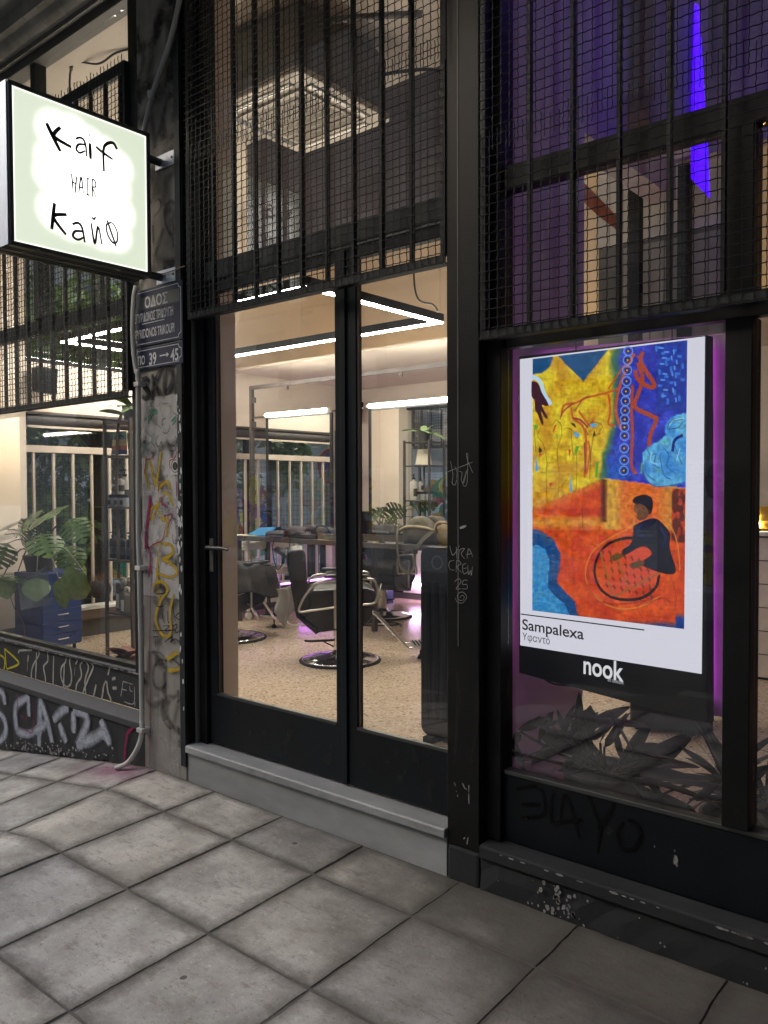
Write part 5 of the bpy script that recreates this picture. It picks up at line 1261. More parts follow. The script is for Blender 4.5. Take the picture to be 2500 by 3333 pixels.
b = MB(); nu, nv = 64, 26; vs = []
def ctop(x): return .93 if x < -.36 else (.93 - (x + .36) * 1.9 if x < -.22 else .664 - max(0, x - .1) * .25)
for j in range(nv + 1):
    v = j / nv
    for i in range(nu):
        a = 2 * math.pi * i / nu; dx, dy = math.cos(a), math.sin(a)
        k = 1 / max(abs(dx) / .44, abs(dy) / .335) * (.88 + .12 * abs(math.sin(2 * a)) * -1 + .06)
        f = min(1, v / .45); x = -.06 + dx * k * f; y = dy * k * f
        z = ctop(x) + .012 * math.sin(x * 23 + y * 17)
        if v > .45:
            g = (v - .45) / .55; fold = .03 * math.sin(a * 9) * g + .015 * math.sin(a * 17 + 2) * g
            x += dx * (fold + .05 * g); y += dy * (fold + .05 * g); z = z - g * (z - (.40 + .05 * math.sin(a * 3 + 1)))
        vs.append((x, y, z))
b.add(vs, [(j * nu + i, j * nu + (i + 1) % nu, (j + 1) * nu + (i + 1) % nu, (j + 1) * nu + i) for j in range(nv) for i in range(nu)])
cp.rotation_euler = (0, 0, R_(100)); o = b.build('cloth', M['cape'], cp, smooth=True, local=True)
sd_ = o.modifiers.new('thick', 'SOLIDIFY'); sd_.thickness = .004
b = MB(); vs = []
for j in range(11):
    for i in range(13):
        u, v = i / 12, j / 10
        vs.append((.12 + .30 * u + .03 * math.sin(v * 5), -.405 - .03 * math.sin(u * 6), .45 - v * (.20 + .16 * math.sin(u * math.pi)) ))
b.add(vs, [(j * 13 + i, j * 13 + i + 1, (j + 1) * 13 + i + 1, (j + 1) * 13 + i) for j in range(10) for i in range(12)])
o = b.build('translucent_flap', mat('grey_film', (.16, .15, .135), .5), cp, smooth=True, local=True)
o.modifiers.new('thick', 'SOLIDIFY').thickness = .003

# ================================================================== TROLLEY AND THINGS UNDER THE COUNTER
tr = thing('salon_trolley', 'pale steel trolley with three trays on castors behind the draped chair', 'trolley', (-6.42, 3.2, F))
for (xx, yy) in ((-6.56, 2.86), (-6.28, 2.86), (-6.56, 3.54), (-6.28, 3.54)):
    box('post', M['white_paint'], tr, xx - .013, xx + .013, yy - .013, yy + .013, F + .09, F + .82)
    wh = MB().tube([(xx - .012, yy, F + .038), (xx + .012, yy, F + .038)], .038, 16); o = wh.build('castor_wheel', M['plastic_w'], tr, smooth=True, auto=40)
    MB().box(xx - .018, xx + .018, yy - .02, yy + .02, F + .075, F + .089).build('castor_fork', M['chrome'], tr)
for zz in (F + .14, F + .42, F + .70):
    box('tray', M['white_paint'], tr, -6.545, -6.295, 2.875, 3.525, zz, zz + .012)
    tb = MB().box(-6.55, -6.545, 2.875, 3.525, zz + .012, zz + .075).box(-6.295, -6.29, 2.875, 3.525, zz + .012, zz + .075).box(-6.545, -6.295, 2.87, 2.875, zz + .012, zz + .075).box(-6.545, -6.295, 3.525, 3.53, zz + .012, zz + .075)
    tb.build('tray_rim', M['white_paint'], tr)
t = thing('hair_dryer', 'black hair dryer with a pale nozzle hung under the counter edge', 'hair dryer', (-5.85, 2.74, .8))
d0 = Vector(at(925, 1800, Y=2.66))
MB().tube([d0 + Vector((-.10, 0, .03)), d0 + Vector((0, 0, 0)), d0 + Vector((.06, 0, -.02))], [.03, .036, .03], 12).build('barrel', M['plastic_k'], t, smooth=True)
MB().tube([d0, d0 + Vector((-.02, 0, -.10))], [.018, .014], 10).build('handle', M['plastic_k'], t, smooth=True)
MB().tube([d0 + Vector((.06, 0, -.02)), d0 + Vector((.09, 0, -.03))], [.022, .026], 10).build('nozzle', M['brushed'], t, smooth=True)
MB().tube(smooth_path([d0 + Vector((-.02, 0, -.10)), d0 + Vector((-.12, .02, -.16)), d0 + Vector((-.18, .02, .02)), d0 + Vector((-.16, .03, .13))], 6), .005, 6).build('cord', M['plastic_k'], t)
t = thing('floor_cable', 'thin black cord coiled on the terrazzo below the footrest of the middle chair', 'cord', (-4.9, 3.3, F))
c_ = at(1230, 2030, Z=F + .006)
MB().tube(smooth_path([(c_[0] + .28 * math.cos(a) * (1 - .05 * a), c_[1] + .14 * math.sin(a * 1.1), F + .007) for a in [k * .5 for k in range(22)]], 4), .006, 6).build('cord', M['plastic_k'], t, smooth=True)
t = thing('floor_cable', 'white cord lying on the floor behind the middle chair', 'cord', (-5.2, 2.9, F))
pts = [at(750 + .223 * x, 1700 + .223 * y, Z=F + .007) for x, y in ((830, 1445), (870, 1490), (960, 1500), (1010, 1480), (1080, 1500), (1150, 1460), (1290, 1430))]
MB().tube(smooth_path(pts, 6), .007, 6).build('cord', M['plastic_w'], t, smooth=True)
t = thing('wall_socket', 'white wall socket on the purple-lit back wall', 'socket', at(1326, 1845, Y=5.09))
q = at(1326, 1845, Y=5.09); box('plate', M['plastic_w'], t, q[0] - .04, q[0] + .04, 5.085, 5.099, q[2] - .04, q[2] + .04, .004)
MB().tube([(q[0], 5.0845, q[2]), (q[0], 5.082, q[2])], .02, 16).build('insert', M['casing'], t)
tag(box('dark_pilaster', M['plastic_k'], None, -6.265, -6.045, 5.05, 5.098, F + .076, 2.10), 'flat black pilaster on the far wall beside the purple tube', 'pilaster')
st(box('dark_wainscot', M['plastic_k'], None, SIDE + .06, -6.268, 5.06, 5.098, .46, 1.22))
st(box('wall_lining', M['white_pl'], None, -6.04, -3.0, 5.07, 5.098, F + .076, 1.05))
t = thing('storage_crate', 'blue plastic crate on the floor beyond the counter', 'crate', (-5.7, 4.6, F))
q = at(1200, 1905, Y=4.5)
b = MB(); b.box(q[0] - .2, q[0] + .2, 4.42, 4.7, F, F + .012)
for (a, b2, c, d) in ((-.2, .2, 4.42, 4.43), (-.2, .2, 4.69, 4.70), (-.2, -.19, 4.431, 4.689), (.19, .2, 4.431, 4.689)): b.box(q[0] + a, q[0] + b2, c, d, F + .0125, F + .24)
b.build('shell', mat('crate_blue', (.02, .06, .25), .4), t); box('rim', mat('crate_rim', (.03, .09, .3), .4), t, q[0] - .215, q[0] + .215, 4.405, 4.4195, F + .215, F + .24)

# ================================================================== THINGS ON THE COUNTER
def onc(x, y, Y=2.76): p = at(x, y, Y=Y); return p
t = thing('folder', 'bright blue folder lying on the left end of the counter', 'folder', onc(840, 1735)); q = onc(840, 1745)
MB().prism([(q[0] - .13, 2.74, CZ + .001), (q[0] + .13, 2.74, CZ + .001), (q[0] + .15, 2.86, CZ + .075), (q[0] - .10, 2.86, CZ + .06)], (0, 0, .012)).build('cover', M['blue_card'], t)
MB().prism([(q[0] - .11, 2.745, CZ + .0145), (q[0] + .12, 2.745, CZ + .0145), (q[0] + .135, 2.855, CZ + .085), (q[0] - .085, 2.855, CZ + .0745)], (0, 0, .004)).build('pages', M['blue_card'], t)
t = thing('paper_sheets', 'cream paper sheets with a yellow one on the left end of the counter', 'paper', onc(800, 1740)); q = onc(800, 1745)
box('sheet', M['paper'], t, q[0] - .16, q[0] + .10, 2.715, 2.73 + .1, CZ + .0005, CZ + .004)
box('yellow_sheet', M['yellow_paper'], t, q[0] + .02, q[0] + .20, 2.705, 2.735, CZ + .0045, CZ + .007)
t = thing('cap', 'flat dark grey cap lying on the counter', 'cap', onc(895, 1740)); q = onc(895, 1742)
MB().ball((q[0], 2.79, CZ + .03), (.15, .08, .032), 18, 8, .05).build('crown', M['charcoal'], t, smooth=True)
MB().ball((q[0] + .05, 2.735, CZ + .010), (.10, .05, .009), 16, 6).build('brim', M['charcoal'], t, smooth=True)
t = thing('scarf', 'rumpled dark plum scarf heaped on the counter', 'scarf', onc(960, 1735)); q = onc(955, 1738)
b = MB(); b.ball((q[0], 2.79, CZ + .055), (.13, .075, .055), 20, 10, .16); b.build('bundle', M['maroon'], t, smooth=True)
MB().tube(smooth_path([(q[0] + .08, 2.76, CZ + .05), (q[0] + .18, 2.75, CZ + .03), (q[0] + .30, 2.76, CZ + .022)], 6), [.03] * 5 + [.026] * 4 + [.02] * 4, 8).build('loose_end', M['maroon'], t, smooth=True)
t = thing('bag', 'slumped dark bag on the counter beside the small box', 'bag', onc(1050, 1735)); q = onc(1048, 1738)
MB().ball((q[0], 2.81, CZ + .055), (.14, .06, .06), 18, 9, .1).build('body', M['charcoal'], t, smooth=True)
MB().tube(smooth_path([(q[0] - .13, 2.78, CZ + .03), (q[0] - .05, 2.75, CZ + .12), (q[0] + .06, 2.75, CZ + .115), (q[0] + .13, 2.78, CZ + .03)], 6), .009, 8).build('handle', M['charcoal'], t, smooth=True)
t = thing('hair_straightener', 'dark hair straightener with its cord over the counter edge', 'hair straightener', onc(1010, 1748)); q = onc(1000, 1750)
MB().tube([(q[0] - .10, 2.715, CZ + .014), (q[0] + .12, 2.725, CZ + .018)], [.009, .013], 8).build('arm', M['plastic_k'], t, smooth=True)
MB().tube([(q[0] - .10, 2.715, CZ + .030), (q[0] + .12, 2.725, CZ + .0335)], [.007, .012], 8).build('arm', M['plastic_k'], t, smooth=True)
MB().tube(smooth_path([(q[0] - .10, 2.715, CZ + .014), (q[0] - .15, 2.69, CZ), (q[0] - .155, 2.685, CZ - .1), (q[0] - .15, 2.69, CZ - .25)], 6), .004, 6).build('cord', M['plastic_k'], t, smooth=True)
t = thing('small_box', 'small olive box with papers on the counter by the door frame', 'box', onc(1060, 1742)); q = onc(1068, 1743)
box('carton', M['olive'], t, q[0] - .09, q[0] + .10, 2.715, 2.77, CZ + .0005, CZ + .055, .003); box('slip', M['paper'], t, q[0] - .07, q[0] + .06, 2.702, 2.714, CZ + .0005, CZ + .002)
# shoulder bag with strap over the counter edge
t = thing('shoulder_bag', 'olive canvas shoulder bag on the counter, strap hanging over the edge', 'bag', onc(1360, 1750))
rd = reg(1140, 1700, .205)
def bp_(x, y, Y): return Vector(at(*rd((x, y)), Y=Y))
b = MB(); cL, cR = bp_(825, 280, 2.76), bp_(1345, 330, 2.76); nx = 22; vs = []
for i in range(nx + 1):
    u = i / nx; x = cL.x + (cR.x - cL.x) * u; hh = (.20 + .03 * math.sin(u * 3.1)) * (math.sin(math.pi * (.10 + .80 * u)) ** .45)
    dd = .075 * (math.sin(math.pi * (.06 + .88 * u)) ** .5)
    for k in range(14):
        a = 2 * math.pi * k / 14; s_ = lambda q: math.copysign(abs(q) ** .7, q)
        wob = 1 + .06 * math.sin(u * 17 + k * 2.1)
        vs.append((x, 2.80 + dd * s_(math.cos(a)) * wob, max(CZ + .001, CZ + .002 + hh * .5 * (1 + s_(math.sin(a)) * wob))))
b.add(vs, [(i * 14 + k, i * 14 + (k + 1) % 14, (i + 1) * 14 + (k + 1) % 14, (i + 1) * 14 + k) for i in range(nx) for k in range(14)] + [list(range(14)), list(range(nx * 14, nx * 14 + 14))])
bb = b.build('body', M['olive'], t, smooth=True)
fl = [bp_(790, 130, 2.74), bp_(880, 80, 2.735), bp_(1020, 70, 2.73), bp_(1180, 90, 2.73), bp_(1320, 130, 2.74)]
MB().tube(smooth_path(fl, 6), .014, 8).build('flap_edge', M['tan_bag'], bb, smooth=True)
def strap(b, pts, wd_, nrm):
    pts = smooth_path(pts, 6); b.ribbon(pts, nrm, wd_, False)
b = MB(); strap(b, [bp_(770, 40, 2.76), bp_(750, 180, 2.70), bp_(745, 330, 2.685), bp_(760, 500, 2.68), bp_(780, 650, 2.68), bp_(840, 760, 2.68), bp_(930, 805, 2.68), bp_(1000, 760, 2.68), bp_(1025, 650, 2.68), bp_(1030, 480, 2.68)], .024, (0, -1, 0))
o = b.build('strap', M['olive'], t); o.modifiers.new('thick', 'SOLIDIFY').thickness = .004
b = MB(); strap(b, [bp_(1035, 490, 2.678), bp_(1070, 390, 2.68), bp_(1170, 260, 2.695), bp_(1330, 130, 2.74)], .036, (0, -1, 0)); o = b.build('strap', M['olive'], t); o.modifiers.new('thick', 'SOLIDIFY').thickness = .005
q = bp_(1040, 440, 2.674); MB().box(q.x - .022, q.x + .022, 2.668, 2.674, q.z - .03, q.z + .01).build('buckle', M['plastic_k'], t, bevel=.003)
t = thing('canvas_bag', 'tan canvas bag at the right end of the counter behind the olive one', 'bag', onc(1450, 1748)); q = bp_(1480, 200, 2.82)
MB().ball((q.x + .05, 2.83, CZ + .085), (.14, .05, .09), 18, 9, .08, .8).build('body', M['tan_bag'], t, smooth=True)
MB().tube(smooth_path([(q.x - .06, 2.78, CZ + .09), (q.x - .02, 2.77, CZ + .18), (q.x + .08, 2.77, CZ + .18)], 5), .012, 8).build('handle', M['tan_bag'], t, smooth=True)
for k, (xx, yy) in enumerate(((210, 290), (500, 298))):
    q = bp_(xx, yy, 2.74); t = thing('hair_clip', ('flat black hair clip on the bare counter beside the door stile', 'small black hair clip on the bare counter beside the bag strap')[k], 'clip', tuple(q), group='hair clips on the counter')
    MB().box(q.x - .035 + .01 * k, q.x + .035 - .01 * k, 2.735, 2.75, CZ + .0005, CZ + .010).build('jaw', M['plastic_k'], t); MB().tube([(q.x - .01, 2.742, CZ + .0105), (q.x + .005, 2.742, CZ + .02)], .004, 6).build('spring', M['plastic_k'], t)
# tall ribbed black panel just inside the right leaf
t = thing('portable_heater', 'tall black ribbed heater with rounded corner standing inside the right door leaf', 'heater', (-2.3, .85, F))
hp = rrect(-2.566, -1.95, F + .03, 1.20, .05, 6)
MB().prism([(p[0], .83, p[1]) for p in hp], (0, .03, 0)).build('front_shell', M['plastic_k'], t, bevel=.006)
box('body', M['rubber'], t, -2.54, -1.97, .861, .97, F + .05, 1.17, .01)
b = MB()
for i in range(11): b.box(-2.52 + i * .05, -2.50 + i * .05, .822, .8295, F + .12, 1.02)
b.build('ribs', M['rubber'], t)
for xx in (-2.5, -2.02): box('foot', M['rubber'], t, xx - .03, xx + .03, .80, 1.0, F, F + .029)
b = MB(); ring(b, -2.455, .826, 1.12, .03, .036, 20); b.build('knob_ring', M['casing'], t)

# ================================================================== LEFT WINDOW DISPLAY
q7 = reg(0, 1300, .4069)
# drawer unit
ca, sa = math.cos(R_(17)), math.sin(R_(17))
t = thing('drawer_unit', 'navy blue drawer unit with six white-gold handles in the left window', 'drawers', (-6.36, .80, F), R_(10))
H_ = .655
MB().box(-.17, .155, -.19, .19, .05, H_).build('carcass', M['navy'], t, local=True, bevel=.004)
for i in range(6):
    z0 = .06 + i * .099
    d = MB().box(.156, .172, -.186, .186, z0, z0 + .094).build('drawer', M['navy'], t, local=True, bevel=.002)
    MB().tube([(.172, -.045, z0 + .055), (.186, -.045, z0 + .055), (.186, .045, z0 + .055), (.172, .045, z0 + .055)], .004, 6).build('handle', M['plastic_w'], d, local=True)
for a in (-.13, .12):
    for c in (-.15, .15): MB().tube([(a, c, 0), (a, c, .05)], .014, 8).build('foot', M['rubber'], t, local=True)
t = thing('paper_notice', 'pale handwritten notice taped inside the left window glass', 'notice', at(*q7((270, 1550)), Y=.112))
nq = [(140, 1455), (375, 1330), (410, 1640), (168, 1685)]
MB().prism([Vector(at(*q7(p), Y=.1125)) for p in nq], (0, .0006, 0)).build('sheet', glass_mat('thin_paper', (.60, .64, .68), .05, .11), t)
# monstera
def leaf_mesh(L_, W_, slits=5, rnd=None, curl=.25):
    """a split leaf: heart outline, deep notches, folded along the midrib and drooping to its tip; tip along +x"""
    b = MB(); n = 46
    def prof(u): return W_ * (math.sin(math.pi * min(1, u * .97 + .03)) ** .62) * (1.05 - .35 * u)
    def pt(u, v): 
        x = L_ * u - (.16 * L_ * (abs(v) / W_) ** 2 * (1 if u < .3 else .0)); return (x, v, -curl * L_ * u * u + .14 * abs(v) - .30 * v * v / W_)
    for s in (-1, 1):
        for i in range(n):
            u0, u1 = i / n, (i + 1) / n
            ph = (u0 * (slits + .6)) % 1.0
            cut = .26 if (slits and .12 < u0 < .9 and ph > .70) else 1.0
            w0, w1 = prof(u0) * cut, prof(u1) * cut
            sl = .12 * L_
            m_ = 3
            for k in range(m_):
                a, c = k / m_, (k + 1) / m_
                vs = [pt(u0 + sl * a * a * .6, s * w0 * a), pt(u1 + sl * a * a * .6, s * w1 * a), pt(u1 + sl * c * c * .6, s * w1 * c), pt(u0 + sl * c * c * .6, s * w0 * c)]
                b.add(vs, [(0, 1, 2, 3) if s > 0 else (3, 2, 1, 0)])
    return b
def place_leaf(parent, proto, m, base, tip, roll=0.0, name='leaf', face=0.0):
    base = Vector(base); tip = Vector(tip); X = (tip - base); L_ = X.length; X.normalize()
    tc_ = (Vector(CAM) - base).normalized() if face else Vector((0, 0, 0))
    Zu = (Vector((0, 0, 1)) * (1 - .62 * face) + tc_ * face).normalized(); Yv = Zu.cross(X)
    if Yv.length < .05: Yv = Vector((0, 1, 0))
    Yv.normalize(); Zv = X.cross(Yv)
    R = Matrix((X, Yv, Zv)).transposed() @ Matrix.Rotation(roll, 3, 'X')
    o = bpy.data.objects.new(name, proto); C.objects.link(o); o.parent = parent
    off = base_of(parent); Mx = (R * L_).to_4x4(); Mx.translation = base - off; o.matrix_local = Mx
    return o
_protos = {}
def proto(key, *a):
    if key not in _protos:
        b = leaf_mesh(*a[:-1]); o = b.build('leaf', a[-1], None, smooth=True); _protos[key] = o.data; bpy.data.objects.remove(o)
    return _protos[key]
mon = thing('monstera_plant', 'large monstera with split leaves on the blue drawer unit', 'plant', (-6.40, .72, F + .62))
pot_c = Vector((-6.38, .74, F + .656))
MB().lathe([(.10, 0), (.125, .11), (.13, .13), (.12, .13), (.115, .115)], tuple(pot_c), 24).build('pot', M['terracotta'], mon, smooth=True, auto=40)
MB().lathe([(.114, 0), (.114, .004)], (pot_c.x, pot_c.y, pot_c.z + .112), 20).build('soil', M['soil'], mon)
src = pot_c + Vector((0, 0, .12))
MON = [((60, 1040), (110, 960), .62, 0), ((170, 1000), (230, 960), .6, .4), ((270, 960), (240, 1080), .7, -.2), ((350, 930), (420, 905), .6, .3), ((450, 930), (520, 1000), .66, -.5), ((560, 960), (625, 1060), .72, .2), ((470, 1050), (620, 1100), .6, .3),
       ((330, 1080), (380, 1200), .55, 0), ((250, 1100), (190, 1200), .6, .2), ((440, 1120), (500, 1180), .62, -.2), ((60, 1150), (0, 1300), .55, .1), ((40, 1080), (-60, 1130), .6, .4), ((420, 1210), (480, 1400), .6, 0), ((330, 1200), (290, 1330), .7, .3), ((540, 1170), (580, 1290), .78, .2),
       ((290, 1430), (290, 1545), .52, 0), ((690, 1410), (505, 1555), .62, .9), ((470, 1440), (480, 1540), .6, 1.1), ((140, 1390), (190, 1440), .66, .5), ((20, 1420), (50, 1540), .52, .1)]
for i, (a, b_, yy, rl) in enumerate(MON):
    if i in (4, 6, 9, 12, 13): continue
    A = Vector(at(*q7(a), Y=yy)); Bv = Vector(at(*q7(b_), Y=yy - .10 + .05 * (i % 3)))
    d_ = Bv - A; L_ = max(.21, min(.34, d_.length * 1.15)); Bv = A + d_.normalized() * L_
    pale = i in (15, 16, 17, 19)
    if pale: pm = proto('pale', 1.0, .42, 0, None, .15, M['leaf_pale'])
    else: pm = proto('mon%d' % (i % 3), 1.0, .58 + .04 * (i % 3), 4 + i % 3, None, .08 + .09 * (i % 3), M['leaf'])
    place_leaf(mon, pm, None, A, Bv, .7 * rl * (1 if i % 2 else -1), face=.85)
    midp = (src + A) * .5 + Vector((0, 0, .08 if A.z > src.z else .14))
    MB().tube(smooth_path([src + Vector((random.uniform(-.05, .05), random.uniform(-.05, .05), 0)), midp, A], 6), [.0075] * 5 + [.006] * 4 + [.005] * 4, 6).build('stem', M['stem'], mon, smooth=True)
t_ = thing('hanging_root', 'thin brown aerial root hanging down the blue drawer unit', 'root', at(*q7((80, 1450)), Y=.58))
MB().tube(smooth_path([at(*q7(p), Y=.585) for p in ((70, 1450), (80, 1560), (120, 1680), (180, 1770), (200, 1900))], 6), .004, 6).build('root', M['brown'], t_, smooth=True)

# shelf rack with hair products
rk = thing('shelf_rack', 'slim dark metal shelf rack with hair products beside the pier', 'shelf', (-5.45, 1.0, F))
rx0, rx1, ry0, ry1, rt = -5.655, -5.31, .90, 1.18, 2.035
for xx in (rx0, rx1):
    for yy in (ry0, ry1): box('upright', M['frame_brown'], rk, xx - .011, xx + .011, yy - .011, yy + .011, F, rt)
SZ = (.560, .968, 1.370, 1.757, 2.02)
for z in SZ: box('shelf', M['frame_brown'], rk, rx0 + .0115, rx1 - .0115, ry0 - .008, ry1 + .008, z - .014, z)
def put(px, Y=.97): return at(px * .4069, 1800, Y=Y)[0]
def pump(x, y, z, h, r, m, label, lab=None):
    t = thing('pump_bottle', label, 'bottle', (x, y, z), group='hair product bottles on the rack')
    MB().lathe([(r, 0), (r, h * .62), (r * .92, h * .70), (r * .35, h * .76), (r * .33, h * .80)], (x, y, z + .0005), 18).build('body', m, t, smooth=True, auto=50)
    MB().lathe([(r * .42, h * .80), (r * .42, h * .87), (r * .15, h * .88), (r * .15, h * .95), (r * .34, h * .955), (r * .34, h)], (x, y, z + .0005), 14).build('pump', M['plastic_k'], t, smooth=True, auto=40)
    MB().tube([(x, y, z + h * .975), (x - r * .9, y - r * .4, z + h * .965)], r * .14, 6).build('spout', M['plastic_k'], t)
    b = MB(); n = 10
    for i in range(n): 
        a0, a1 = R_(180 + 200 * i / n - 10 + 45), R_(180 + 200 * (i + 1) / n - 10 + 45); rr_ = r * 1.01
        b.add([(x + rr_ * math.cos(a0), y + rr_ * math.sin(a0), z + h * .15), (x + rr_ * math.cos(a1), y + rr_ * math.sin(a1), z + h * .15), (x + rr_ * math.cos(a1), y + rr_ * math.sin(a1), z + h * .45), (x + rr_ * math.cos(a0), y + rr_ * math.sin(a0), z + h * .45)], [(0, 1, 2, 3)])
    b.build('label_band', lab or M['plastic_k'], t)
    return t
pump(put(962), .98, SZ[2] + .095, .155, .030, mat('clear_grey', (.42, .40, .36), .25), 'shorter clear pump bottle standing on the small jars')
pump(put(1005, 1.05), 1.05, SZ[2], .29, .042, mat('cream_bottle', (.55, .52, .46), .35), 'taller cream pump bottle behind the jars on the rack')
for k, px in enumerate((912, 963, 1010)):
    x = put(px, .96); t = thing('product_jar', ('small grey labelled jar with black lid, nearest the left rack upright', 'small grey labelled jar with black lid under the clear pump bottle', 'small grey labelled jar with black lid nearest the pier')[k], 'jar', (x, .96, SZ[2]), group='jars on the rack')
    MB().lathe([(.034, 0), (.036, .006), (.036, .068)], (x, .96, SZ[2] + .0005), 18).build('body', mat('jar_grey', (.40, .43, .44), .4) if k == 0 else bpy.data.materials['jar_grey'], t, smooth=True, auto=40)
    MB().lathe([(.037, .0685), (.037, .092), (.034, .094)], (x, .96, SZ[2] + .0005), 18).build('lid', M['plastic_k'], t, smooth=True, auto=40)
    box('label_print', M['plastic_k'], t, x - .018, x + .018, .9225, .9235, SZ[2] + .015, SZ[2] + .05)
for k in range(5):
    x = put(905 + 36 * k, .98); y = .98 + .03 * (k % 2)
    pump(x, y, SZ[1], .205, .028, M['plastic_k'], ('black spray bottle nearest the left upright of the rack', 'second black spray bottle from the left on the rack shelf', 'middle black spray bottle of the row on the rack shelf', 'fourth black spray bottle from the left on the rack shelf', 'black spray bottle at the pier end of the rack row')[k], M['casing'])
for k, (px, h) in enumerate(((935, .25), (975, .245), (1020, .19))):
    x = put(px, .96 + .05 * (k % 2)); y = .96 + .06 * (2 - k)
    t = thing('refill_canister', ('grey refill canister with white neck at the left of the low shelf', 'tallest grey refill canister in the middle of the low shelf', 'short dusky refill canister at the front of the low shelf')[k], 'canister', (x, y, SZ[0]), group='canisters on the rack')
    MB().prism([(x - .036, y - .05, SZ[0] + .0005), (x + .036, y - .05, SZ[0] + .0005), (x + .036, y - .05, SZ[0] + h * .72), (x + .025, y - .05, SZ[0] + h * .86), (x - .02, y - .05, SZ[0] + h * .9), (x - .036, y - .05, SZ[0] + h * .75)], (0, .10, 0)).build('body', M['casing'], t, bevel=.008)
    MB().tube(smooth_path([(x - .034, y, SZ[0] + h * .74), (x - .03, y, SZ[0] + h * .97), (x + .01, y, SZ[0] + h), (x + .034, y, SZ[0] + h * .84)], 4), .012, 8).build('grip', M['plastic_w'], t, smooth=True)
    box('label_print', M['enamel_white'], t, x - .02, x + .02, y - .0515, y - .0505, SZ[0] + .02, SZ[0] + h * .55)
# palm sunset print on the upper shelf
t = thing('palm_print', 'small print of a palm tree against a sunset on the rack', 'print', at(*q7((965, 350)), Y=.95))
pq = [(908, 262), (1010, 252), (1020, 440), (890, 440)]
pp = [Vector(at(*q7(p), Y=.96)) for p in pq]
MB().prism(pp, (0, .006, 0)).build('board', M['paper'], t)
def pb(u, v, d): 
    a = pp[0].lerp(pp[1], u); c = pp[3].lerp(pp[2], u); r = a.lerp(c, v); r.y -= d; return r
for (v0, v1, c_) in ((0, .35, (.10, .28, .30)), (.35, .62, (.55, .42, .20)), (.62, .80, (.45, .12, .06)), (.80, 1, (.03, .05, .20))):
    MB().poly([pb(0, v0, .001), pb(1, v0, .001), pb(1, v1, .001), pb(0, v1, .001)]).build('sky_band', mat('print_band', c_, .5), t)
b = MB(); b.ribbon(smooth_path([pb(.5, .95, .002), pb(.38, .7, .002), pb(.42, .45, .002), pb(.5, .25, .002)], 5), (0, -1, 0), .008, False)
for k in range(7): 
    a = R_(20 + k * 36); b.ribbon(smooth_path([pb(.5, .25, .0022 + .0001 * k), pb(.5 + .2 * math.cos(a), .25 - .12 * math.sin(a), .0022 + .0001 * k), pb(.5 + .36 * math.cos(a), .30 - .10 * math.sin(a), .0022 + .0001 * k)], 4), (0, -1, 0), .012, False)
b.build('palm_print', mat('palm_teal', (.02, .07, .08), .5), t)
# plant on top of the rack
t = thing('potted_plant', 'plant with long pointed leaves on top of the shelf rack', 'plant', (-5.3, 1.05, 2.02))
q = Vector((put(1075, 1.04), 1.04, 2.0205))
MB().lathe([(.06, 0), (.08, .12), (.075, .12), (.07, .1)], tuple(q), 18).build('pot', M['terracotta'], t, smooth=True, auto=40)
pm = proto('long', 1.0, .17, 0, None, .35, M['leaf'])
for k in range(11):
    a = k * 2.4; tip = q + Vector((.26 * math.cos(a), .16 * math.sin(a), .12 + .18 * ((k * 7) % 5) / 5)); place_leaf(t, pm, None, q + Vector((0, 0, .11)), tip, .3 * math.sin(k))
A, Bv = Vector(at(*q7((1020, 130)), Y=1.0)), Vector(at(*q7((862, 38)), Y=.95)); place_leaf(t, pm, None, A, Bv, .6)
MB().tube(smooth_path([q + Vector((0, 0, .1)), A + Vector((.05, 0, -.02)), A], 4), .006, 6).build('stem', M['stem'], t, smooth=True)
MB().tube(smooth_path([q + Vector((0, 0, .1)), q + Vector((-.05, -.08, .02)), q + Vector((-.07, -.10, -.35)), q + Vector((-.06, -.10, -.8)), q + Vector((-.06, -.10, -1.2))], 6), .012, 8).build('trailing_stem', M['brown'], t, smooth=True)
# small potted plant on the floor behind the glass
q = Vector(at(418, 2150, Y=.55)); q.z = F
t = thing('potted_plant', 'small grey pot with reddish leaves on the floor behind the left glass', 'plant', tuple(q))
MB().lathe([(.075, 0), (.09, .19), (.085, .19), (.08, .17)], (q.x, q.y, F), 18).build('pot', M['casing'], t, smooth=True, auto=40)
pm2 = proto('redleaf', 1.0, .3, 0, None, .5, mat('red_brown_leaf', (.14, .05, .03), .5, var=.4))
for k in range(8): a = k * 2.4; place_leaf(t, pm2, None, q + Vector((0, 0, .18)), q + Vector((.15 * math.cos(a), .12 * math.sin(a), .24 + .05 * (k % 3))), .3)
# dry bush ball on the window bench
q = Vector(at(*q7((800, 1490)), X=SIDE + .14))
t = thing('dried_plant', 'round bush of dried brown twigs on the window bench', 'plant', (q.x, q.y, .46))
b = MB(); rr = random.Random(5)
for k in range(420):
    d = Vector((rr.gauss(0, 1), rr.gauss(0, 1), rr.gauss(0, 1))).normalized(); r0 = rr.uniform(.05, .12); c0 = q + d * r0 * .8; c1 = q + (d + Vector((rr.uniform(-.5, .5), rr.uniform(-.5, .5), rr.uniform(-.5, .5)))).normalized() * rr.uniform(.11, .145)
    sd = d.cross(Vector((0, 0, 1))).normalized() * .003; b.add([c0 - sd, c0 + sd, c1], [(0, 1, 2)])
o = b.build('twigs', M['dry'], t); o['kind'] = 'stuff'
MB().ball(tuple(q - Vector((0, 0, .03))), (.10, .10, .09), 14, 9).build('moss_core', M['charcoal'], t, smooth=True)
